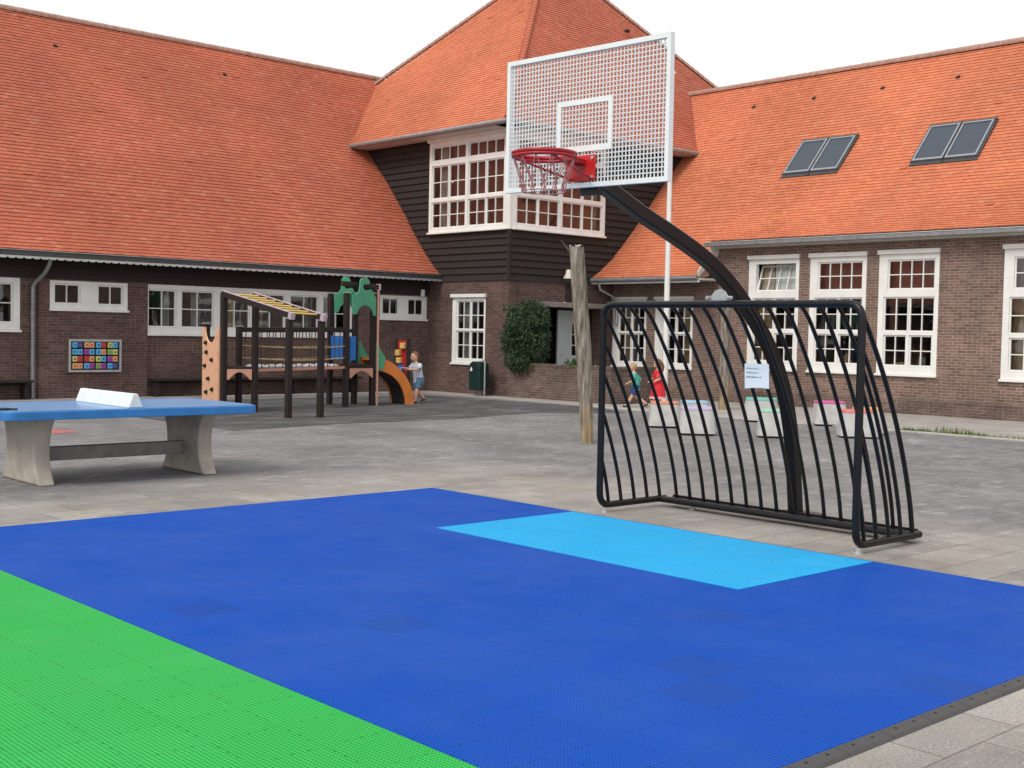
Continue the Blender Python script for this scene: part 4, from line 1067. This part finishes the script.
# rope bridge with stepping discs and rope nets
for k, (a_, b_) in enumerate(((A['fr'], B['fl']), (A['br'], B['bl']))):
    a_, b_ = Vector((*a_, 0)), Vector((*b_, 0))
    def on(t, z, sag): return a_.lerp(b_, t) + Vector((0, 0, z - sag * 4 * t * (1 - t)))
    MB().beam(on(.02, 1.56, 0), on(.98, 1.60, 0), .07, .09).build('handrail', M['post'], cf, bevel=.008)
    for z in (1.26, 1.02): MB().tube([on(t / 10, z, .04) for t in range(11)], .014, 6).build('rope', M['rope'], cf)
    nr = MB()
    for t in range(1, 14):
        nr.tube([on(t / 14, 1.56, 0), on(t / 14 + .012 * (-1) ** t, 1.2, .04), on(t / 14, .80, .05)], .011, 5)
    nr.build('rope_net', M['ropedark'], cf)
    MB().beam(on(.0, .80, 0), on(1, .82, 0), .05, .05).build('bridge_cable', M['pinkpanel'], cf)
def mid(t, s_): 
    a1, b1 = Vector((*A['fr'], 0)).lerp(Vector((*A['br'], 0)), s_), Vector((*B['fl'], 0)).lerp(Vector((*B['bl'], 0)), s_); return a1.lerp(b1, t)
for i in range(9):
    for s_ in (.25, .7):
        c = mid((i + .7) / 9.6, s_); MB().lathe((c.x, c.y, .82), [(.06, 0), (.10, .02), (.10, .05), (.04, .07)], 10).build('stepping_disc', M['disc'], cf)
# blue side panels of the second tower
f1 = Vector((*B['fl'], 0)); b1 = Vector((*B['bl'], 0)); dd_ = (b1 - f1).normalized()
MB().beam(f1 + dd_ * .10 + Vector((-.02, 0, 1.22)), b1 - dd_ * .10 + Vector((-.02, 0, 1.22)), .02, .50).build('side_panel', M['pblue'], cf)
MB().beam(Vector((14.90, 21.10, 1.22)), Vector((15.06, 21.12, 1.22)), .02, .50).build('side_panel', M['pblue'], cf)
MB().beam((B['bl'][0], B['bl'][1], 1.58), (B['br'][0], B['br'][1], 1.58), .06, .08).build('handrail', M['post'], cf)
MB().beam((B['fl'][0], B['fl'][1], .83), (B['fr'][0], B['fr'][1], .83), .08, .10).build('deck_beam', M['post'], cf)
# green animal silhouettes over the second tower
silz = [(705, 245), (735, 240), (765, 200), (772, 150), (775, 95), (795, 70), (820, 65), (845, 75), (862, 100), (860, 130), (805, 135), (800, 165), (815, 188), (850, 190), (870, 180), (888, 186), (925, 262), (928, 440), (905, 440), (895, 400), (870, 362), (832, 338), (800, 340), (764, 375), (745, 430), (708, 432)]
for a_, b_, dz in ((B['fl'], B['fr'], 0), (B['bl'], B['br'], .04)):
    a_, b_ = Vector((*a_, 0)), Vector((*b_, 0)); d_ = (b_ - a_).normalized(); n_ = Vector((-d_.y, d_.x, 0)); L_ = (b_ - a_).length
    def f_an(u, w, dd): return tuple(a_ + d_ * (.10 * L_ + (u - 705) / 223 * .90 * L_) - n_ * (.09 - dd) + Vector((0, 0, 2.70 + dz - (w - 65) * .00212)))
    MB().prism(silz, f_an, 0, .03).build('animal_panel', M['pgreen'], cf, bevel=.004)
MB().beam((15.12, 21.12, 2.37), (15.28, 21.88, 2.37), .14, .03).build('roof_slat', M['pgreen'], cf)
bmz = MB().beam((14.78, 21.25, 2.56), (15.72, 21.28, 2.52), .10, .10).build('top_beam', M['post'], cf, bevel=.01)
MB().beam((15.721, 21.28, 2.52), (15.76, 21.28, 2.52), .13, .13).build('end_cap', M['postcap'], bmz)
MB().tube([(15.69, 21.20, 0), (15.69, 21.20, 2.46)], .022, 8).build('fireman_pole', M['pinkpanel'], cf)
MB().tube([(15.06, 21.5, 1.0), (15.06, 21.5, 2.2)], .045, 8).build('pole', M['disc'], cf)
# slide: two curved orange cheeks, dark underside, steel bed, green guards at the top
def slide_pt(t):            # outer curve of the cheek: u along +x from the deck
    a = t * math.pi / 2; return (1.00 * math.sin(a) ** 1.0, .93 * math.cos(a))
outer = [slide_pt(k / 14) for k in range(15)]; inner = [(u * .80 - .02 if u > .02 else -.02, z * .80) for u, z in outer]
outer = [(u, z + .10 * (1 - u / 1.0)) for u, z in outer]
chk = [(u, z) for u, z in outer] + [(u, z) for u, z in inner[::-1]]
f_sl = lambda u, w, dd: (15.72 + u, 21.28 - .05 * u + dd, w)
for dd in (0, .52):
    MB().prism(chk, f_sl, dd, dd + .045).build('slide_cheek', M['orange'], cf, bevel=.006)
bed = MB()
for (u0, z0), (u1, z1) in zip(outer, outer[1:]):
    bed.add([f_sl(u0 * .97, z0 * .93, .046), f_sl(u1 * .97, z1 * .93, .046), f_sl(u1 * .97, z1 * .93, .519), f_sl(u0 * .97, z0 * .93, .519)], [(0, 1, 2, 3)])
for (u0, z0), (u1, z1) in zip(inner, inner[1:]):
    bed.add([f_sl(u0 + .02, z0 + .01, .046), f_sl(u1 + .02, z1 + .01, .046), f_sl(u1 + .02, z1 + .01, .519), f_sl(u0 + .02, z0 + .01, .519)], [(0, 1, 2, 3)])
bed.build('slide_bed', M['dark'], cf, recalc=False)
for dd in (-.03, .58):
    MB().prism([(-.04, .74), (.17, .78), (.21, 1.02), (.08, 1.2), (.0, 1.36), (-.04, 1.36)], f_sl, dd, dd + .025).build('guard_panel', M['pgreen'], cf)

# play panel with sliding yellow blocks by the wall
pp_ = thing('play_panel', (18.1, 23.3, 0), 'narrow red play panel with yellow blocks standing behind the orange slide', 'play panel')
MB().box(18.0, 18.06, 23.1, 23.2, 0, 1.42).box(18.0, 18.06, 23.55, 23.65, 0, 1.42).build('post', M['post'], pp_, bevel=.01)
MB().box(18.02, 18.05, 23.201, 23.549, .55, 1.38).build('board', M['rim'], pp_)
for y_, z_, m_ in ((23.29, 1.25, 'yellow'), (23.47, 1.08, 'yellow'), (23.43, .90, 'yellow'), (23.35, .72, 'pblue')):
    MB().box(17.93, 18.019, y_ - .075, y_ + .075, z_ - .07, z_ + .07).build('block', M[m_], pp_, bevel=.012)

# ------------------------------------------------------------------ children
def skinned(name, joints, bones, mat, parent, sub=2):
    """joints: name -> (point, radius[, radius2]); grown with a Skin modifier and baked into one mesh"""
    off = Vector(ORG[parent.name]) if parent else Vector((0, 0, 0))
    ks = list(joints); me = bpy.data.meshes.new(name + '_tmp')
    me.from_pydata([tuple(Vector(joints[k][0]) - off) for k in ks], [(ks.index(a), ks.index(b)) for a, b in bones], [])
    o = bpy.data.objects.new(name + '_tmp', me); COL.objects.link(o)
    md = o.modifiers.new('skin', 'SKIN'); md.use_smooth_shade = True
    for k, sv in zip(ks, me.skin_vertices[0].data):
        r_ = joints[k][1]; sv.radius = r_ if isinstance(r_, tuple) else (r_, r_)
    me.skin_vertices[0].data[0].use_root = True
    sm = o.modifiers.new('sub', 'SUBSURF'); sm.levels = sub; sm.render_levels = sub
    dg = bpy.context.evaluated_depsgraph_get(); new = bpy.data.meshes.new_from_object(o.evaluated_get(dg))
    bpy.data.objects.remove(o); bpy.data.meshes.remove(me)
    return new

def child_figure(loc, yaw, H_, label, pose, shirt, lower, hair, dress=False, longhair=False):
    """local frame: facing +x, left +y, height scaled to H_"""
    root = thing('person', loc, label, 'person')
    k = H_; rz = Matrix.Rotation(yaw, 3, 'Z'); L0 = Vector(loc)
    def W(p): return L0 + rz @ (Vector(p) * k)
    j = {}; 
    J = lambda n_, p, r: j.__setitem__(n_, (W(p), r * k * 1.14 if not isinstance(r, tuple) else tuple(x * k * 1.18 for x in r)))
    lean = pose.get('lean', 0)
    J('pelvis', (0, 0, .47), (.080, .066)); J('waist', (.01 + lean * .3, 0, .57), (.074, .058)); J('chest', (.0 + lean * .7, 0, .70), (.084, .064))
    J('neck', (.005 + lean, 0, .785), .034); J('skull', (.015 + lean * 1.1, 0, .835), .048)
    bones = [('pelvis', 'waist'), ('waist', 'chest'), ('chest', 'neck'), ('neck', 'skull')]
    hands = {}
    for s_, n_ in ((1, 'l'), (-1, 'r')):
        hp, kn, an, toe = pose['leg_' + n_]
        J('hip' + n_, (0, s_ * .052, .45), .060); J('knee' + n_, kn, .037); J('calf' + n_, tuple((a * .6 + b * .4) for a, b in zip(kn, an)), .036); J('ank' + n_, an, .023); J('toe' + n_, toe, .022)
        bones += [('pelvis', 'hip' + n_), ('hip' + n_, 'knee' + n_), ('knee' + n_, 'calf' + n_), ('calf' + n_, 'ank' + n_), ('ank' + n_, 'toe' + n_)]
        el, wr = pose['arm_' + n_]
        J('sh' + n_, (lean * .8, s_ * .118, .735), .036); J('el' + n_, el, .026); J('wr' + n_, wr, .018)
        dirv = (Vector(wr) - Vector(el)).normalized(); J('palm' + n_, tuple(Vector(wr) + dirv * .045), (.022, .016))
        bones += [('chest', 'sh' + n_), ('sh' + n_, 'el' + n_), ('el' + n_, 'wr' + n_), ('wr' + n_, 'palm' + n_)]
        hands[n_] = (Vector(wr) + dirv * .055, dirv)
    me = skinned('body', j, bones, M['skin'], root, 2)
    # head, ears, nose, fingers and feet joined into the same body mesh
    bm = bmesh.new(); bm.from_mesh(me)
    def blob(c, r3, seg=16):
        ret = bmesh.ops.create_uvsphere(bm, u_segments=seg, v_segments=10, radius=1)
        for v in ret['verts']:
            q = Vector(v.co); v.co = (W(Vector(c) + Vector((q.x * r3[0], q.y * r3[1], q.z * r3[2]))) - L0)
        for v in ret['verts']:
            for f in v.link_faces: f.smooth = True
    hx = .02 + lean * 1.15
    blob((hx, 0, .905), (.078, .064, .092)); blob((hx + .03, 0, .868), (.046, .044, .048)); blob((hx + .082, 0, .885), (.014, .011, .014), 8)
    for s_ in (1, -1): blob((hx - .005, s_ * .064, .895), (.014, .008, .022), 8)
    for n_, (c, dv) in hands.items():
        sd_ = dv.cross(Vector((0, 0, 1))); sd_ = sd_.normalized() if sd_.length > .1 else Vector((0, 1, 0)); up_ = sd_.cross(dv)
        for f_ in range(5):
            if f_ < 4:
                b0 = c + sd_ * (f_ - 1.5) * .0105; ln_ = (.036, .042, .040, .031)[f_]; p1 = b0 + dv * ln_ * .55 - up_ * .004; p2 = b0 + dv * ln_ - up_ * .014
            else:
                b0 = c - dv * .02 - sd_ * .016; p1 = b0 + dv * .016 - sd_ * .018; p2 = p1 + dv * .018
            tb_ = MB().tube([W(b0), W(p1), W(p2)], [.0062 * k, .0056 * k, .0042 * k], 6)
            base = [bm.verts.new(Vector(v_) - L0) for v_ in tb_.v]
            for f in tb_.f: 
                try: bm.faces.new([base[i] for i in f]).smooth = True
                except ValueError: pass
    bm.to_mesh(me); bm.free(); me.name = 'body'; me.materials.clear(); me.materials.append(M['skin'])
    bo = bpy.data.objects.new('body', me); COL.objects.link(bo); bo.parent = root; ORG[bo.name] = loc
    def shell(name, jj, bb, mat):
        m2 = skinned(name, jj, bb, mat, root, 2); m2.materials.clear(); m2.materials.append(mat); m2.name = name
        o2 = bpy.data.objects.new(name, m2); COL.objects.link(o2); o2.parent = root; ORG[o2.name] = loc; return o2
    big = lambda n_, f=1.22: (j[n_][0], tuple(x * f for x in j[n_][1]) if isinstance(j[n_][1], tuple) else j[n_][1] * f)
    half = lambda a, b, t, r: (Vector(j[a][0]).lerp(Vector(j[b][0]), t), r * k)
    jj = {'tail': (j['pelvis'][0] - Vector((0, 0, .05 * k)), (.122 * k, .108 * k)), 'pelvis': (j['pelvis'][0] + Vector((0, 0, .03 * k)), (.116 * k, .100 * k)), 'waist': big('waist', 1.25), 'chest': big('chest', 1.2), 'neck': (Vector(j['chest'][0]).lerp(Vector(j['neck'][0]), .6), .05 * k)}
    bb = [('tail', 'pelvis'), ('pelvis', 'waist'), ('waist', 'chest'), ('chest', 'neck')]
    for n_ in 'lr':
        jj['sh' + n_] = big('sh' + n_, 1.3); jj['sl' + n_] = half('sh' + n_, 'el' + n_, .75, .04); bb += [('chest', 'sh' + n_), ('sh' + n_, 'sl' + n_)]
    mb = MB(); n = 18; rg = []
    rings_ = ((.395, .098, .122), (.48, .094, .116), (.58, .09, .110), (.66, .088, .112), (.715, .080, .118), (.752, .062, .098), (.785, .040, .050))
    for i_, (z, rx_, ry_) in enumerate(rings_):
        if dress and z < .55: continue
        lx = lean * max(0, (z - .47) / .33)
        rg.append([W((lx + math.cos(a) * rx_ * (1 + .05 * math.sin(3 * a + z * 20)), math.sin(a) * ry_, z + (.008 * math.sin(4 * a) if i_ == 0 else 0))) for a in [2 * math.pi * i / n for i in range(n)]])
    m_ = len(rg); mb.add([p_ for g_ in rg for p_ in g_], [(i * n + q_, i * n + (q_ + 1) % n, (i + 1) * n + (q_ + 1) % n, (i + 1) * n + q_) for i in range(m_ - 1) for q_ in range(n)], True)
    for n_ in 'lr':
        s0, e0 = Vector(j['sh' + n_][0]), Vector(j['el' + n_][0]); inn = s0.lerp(Vector(j['chest'][0]), .35)
        mb.tube([inn, s0 + (s0 - inn) * .1, s0.lerp(e0, .4), s0.lerp(e0, .85)], [.052 * k, .054 * k, .05 * k, .052 * k], 12, False)
    mb.build('dress' if dress else 'shirt', shirt, root, recalc=False)
    if dress:
        mb = MB(); n = 24; rg = []
        for z, r_ in ((.62, .10), (.52, .118), (.42, .15), (.30, .185), (.22, .20)):
            rg.append([W((math.cos(a) * r_ * .85, math.sin(a) * r_ * (1 + .04 * math.sin(6 * a)), z)) for a in [2 * math.pi * i / n for i in range(n)]])
        mb.add([p_ for g_ in rg for p_ in g_], [(i * n + q_, i * n + (q_ + 1) % n, (i + 1) * n + (q_ + 1) % n, (i + 1) * n + q_) for i in range(4) for q_ in range(n)], True)
        mb.build('skirt', shirt, root, recalc=False)
        h2 = [[W((math.cos(a) * r_ * .85, math.sin(a) * r_ * 1.02, z)) for a in [2 * math.pi * i / n for i in range(n)]] for z, r_ in ((.235, .203), (.185, .212))]
        MB().add(h2[0] + h2[1], [(q_, (q_ + 1) % n, n + (q_ + 1) % n, n + q_) for q_ in range(n)], True).build('hem', lower, root, recalc=False)
    else:
        sh_ = MB()
        for n_ in 'lr':
            h0, k0 = Vector(j['hip' + n_][0]), Vector(j['knee' + n_][0])
            sh_.tube([h0 + Vector((0, 0, .06 * k)), h0, h0.lerp(k0, .45), h0.lerp(k0, .85)], [.082 * k, .084 * k, .074 * k, .068 * k], 14, True)
        sh_.build('shorts', lower, root, recalc=False)
    # hair cap
    hb = bmesh.new(); bmesh.ops.create_uvsphere(hb, u_segments=20, v_segments=14, radius=1)
    bmesh.ops.delete(hb, geom=[v for v in hb.verts if v.co.z < -.05 + .75 * v.co.x and not (longhair and v.co.x < 0)], context='VERTS')
    for v in hb.verts:
        q = v.co.copy(); w_ = 1 + .04 * math.sin(9 * q.y + 7 * q.z); v.co = W(Vector((hx - .006 + q.x * .086 * w_, q.y * .072 * w_, .912 + q.z * .098 * w_))) - L0
    for f in hb.faces: f.smooth = True
    hm = bpy.data.meshes.new('hair'); hb.to_mesh(hm); hb.free(); hm.materials.append(hair)
    ho = bpy.data.objects.new('hair', hm); COL.objects.link(ho); ho.parent = root; ORG[ho.name] = loc
    if longhair: MB().tube([W((hx - .06, 0, .93)), W((hx - .09, 0, .85)), W((hx - .08, .01, .76)), W((hx - .07, .01, .70))], [.05 * k, .06 * k, .045 * k, .015 * k], 10).build('hair_length', hair, ho)
    ey = MB()
    for s_ in (1, -1): ey.tube([W((hx + .068, s_ * .026, .905)), W((hx + .076, s_ * .026, .905))], .009 * k, 8)
    ey.build('eyes', M['eye'], bo); MB().tube([W((hx + .072, -.016, .855)), W((hx + .076, 0, .853)), W((hx + .072, .016, .855))], .005 * k, 6).build('mouth', M['lip'], bo)
    for n_ in 'lr':
        a, t_ = Vector(pose['leg_' + n_][2]), Vector(pose['leg_' + n_][3]); dv = (t_ - a); dv.z = 0; dv.normalize()
        MB().tube([W(a - dv * .02 + Vector((0, 0, -.012))), W(a + dv * .03 + Vector((0, 0, -.018))), W(t_ + dv * .012)], [.026 * k, .031 * k, .022 * k], 8).build('shoe', M['shoe'], root)
    return root
walk = lambda f=.10: dict(leg_l=((0, 0, 0), (.07, .055, .27), (.05 + f * .3, .055, .045), (.12 + f * .3, .06, .022)), leg_r=((0, 0, 0), (.03, -.055, .26), (-.10 - f * .3, -.055, .085), (-.05 - f * .3, -.06, .03)))
p1 = dict(lean=.07, arm_l=((.10, .16, .66), (.24, .10, .66)), arm_r=((.12, -.14, .66), (.30, -.08, .68)), **walk(.2))
child_figure((17.05, 21.5, .004), R(172), 1.14, 'boy in pale shirt and blue checked shorts reaching for the orange slide', p1, M['shirtpale'], M['shortsblue'], M['hairbrown'])
p2 = dict(lean=.05, arm_l=((.06, .18, .60), (.16, .14, .55)), arm_r=((-.08, -.17, .60), (.02, -.18, .50)), **walk(.5))
child_figure((20.56, 18.2, .008), R(125), .99, 'small boy in teal shirt and navy shorts walking behind the goal', p2, M['shirtteal'], M['shortsnavy'], M['hairblond'])
p3 = dict(lean=.0, arm_l=((.02, .17, .60), (.10, .13, .56)), arm_r=((.04, -.17, .60), (.12, -.12, .56)), **walk(.05))
child_figure((20.96, 17.9, .008), R(150), 1.08, 'girl in a red dress standing behind the goal', p3, M['dressred'], M['hem'], M['hairbrown'], dress=True, longhair=True)

# ------------------------------------------------------------------ light, sky, camera
w = bpy.data.worlds.new('World'); S.world = w; w.use_nodes = True
nt_ = w.node_tree; nt_.nodes.clear()
out = nt_.nodes.new('ShaderNodeOutputWorld'); bg = nt_.nodes.new('ShaderNodeBackground')
sky = nt_.nodes.new('ShaderNodeTexSky'); sky.sky_type = 'NISHITA'; sky.sun_disc = False
SUN_EL, SUN_AZ = R(46), R(192)          # direction towards the sun, azimuth from +x
sky.sun_elevation = SUN_EL; sky.sun_rotation = R(90) - SUN_AZ; sky.dust_density = 5; sky.air_density = 1; sky.ozone_density = 1
mx = nt_.nodes.new('ShaderNodeMix'); mx.data_type = 'RGBA'; mx.inputs[0].default_value = .86
nt_.links.new(sky.outputs[0], mx.inputs[6]); mx.inputs[7].default_value = (10.6, 10.6, 10.6, 1)   # closed bright cloud deck over the sky
nt_.links.new(mx.outputs[2], bg.inputs[0]); bg.inputs[1].default_value = .11
nt_.links.new(bg.outputs[0], out.inputs[0])
ld = bpy.data.lights.new('sun', 'SUN'); ld.energy = 1.7; ld.angle = R(20); ld.color = (1, .95, .88)
lo = bpy.data.objects.new('sun', ld); COL.objects.link(lo)
dv = Vector((math.cos(SUN_EL) * math.cos(SUN_AZ), math.cos(SUN_EL) * math.sin(SUN_AZ), math.sin(SUN_EL)))
lo.rotation_euler = dv.to_track_quat('Z', 'Y').to_euler(); lo.location = (0, 0, 30)

cd = bpy.data.cameras.new('camera'); cam = bpy.data.objects.new('camera', cd); COL.objects.link(cam); S.camera = cam
f_, yaw, pitch, roll = 1234.1615, R(47.25650923), R(-2.36043961), R(1.15079916)
F = Vector((math.cos(pitch) * math.cos(yaw), math.cos(pitch) * math.sin(yaw), math.sin(pitch)))
Rt = Vector((math.sin(yaw), -math.cos(yaw), 0)); U = Rt.cross(F)
r2 = Rt * math.cos(roll) + U * math.sin(roll); u2 = -Rt * math.sin(roll) + U * math.cos(roll)
cam.matrix_world = Matrix(((r2.x, u2.x, -F.x, 0), (r2.y, u2.y, -F.y, 0), (r2.z, u2.z, -F.z, 1.6), (0, 0, 0, 1)))
cd.sensor_width = 36; cd.lens = f_ * 36 / 1024; cd.clip_start = .05; cd.clip_end = 1000

S.render.engine = 'CYCLES'
S.cycles.use_denoising = True; S.cycles.use_adaptive_sampling = False; S.cycles.sample_clamp_indirect = 3
S.cycles.max_bounces = 8; S.cycles.transparent_max_bounces = 16
S.view_settings.view_transform = 'Standard'; S.view_settings.look = 'None'
S.view_settings.exposure = 0; S.view_settings.gamma = 1
S.render.film_transparent = False
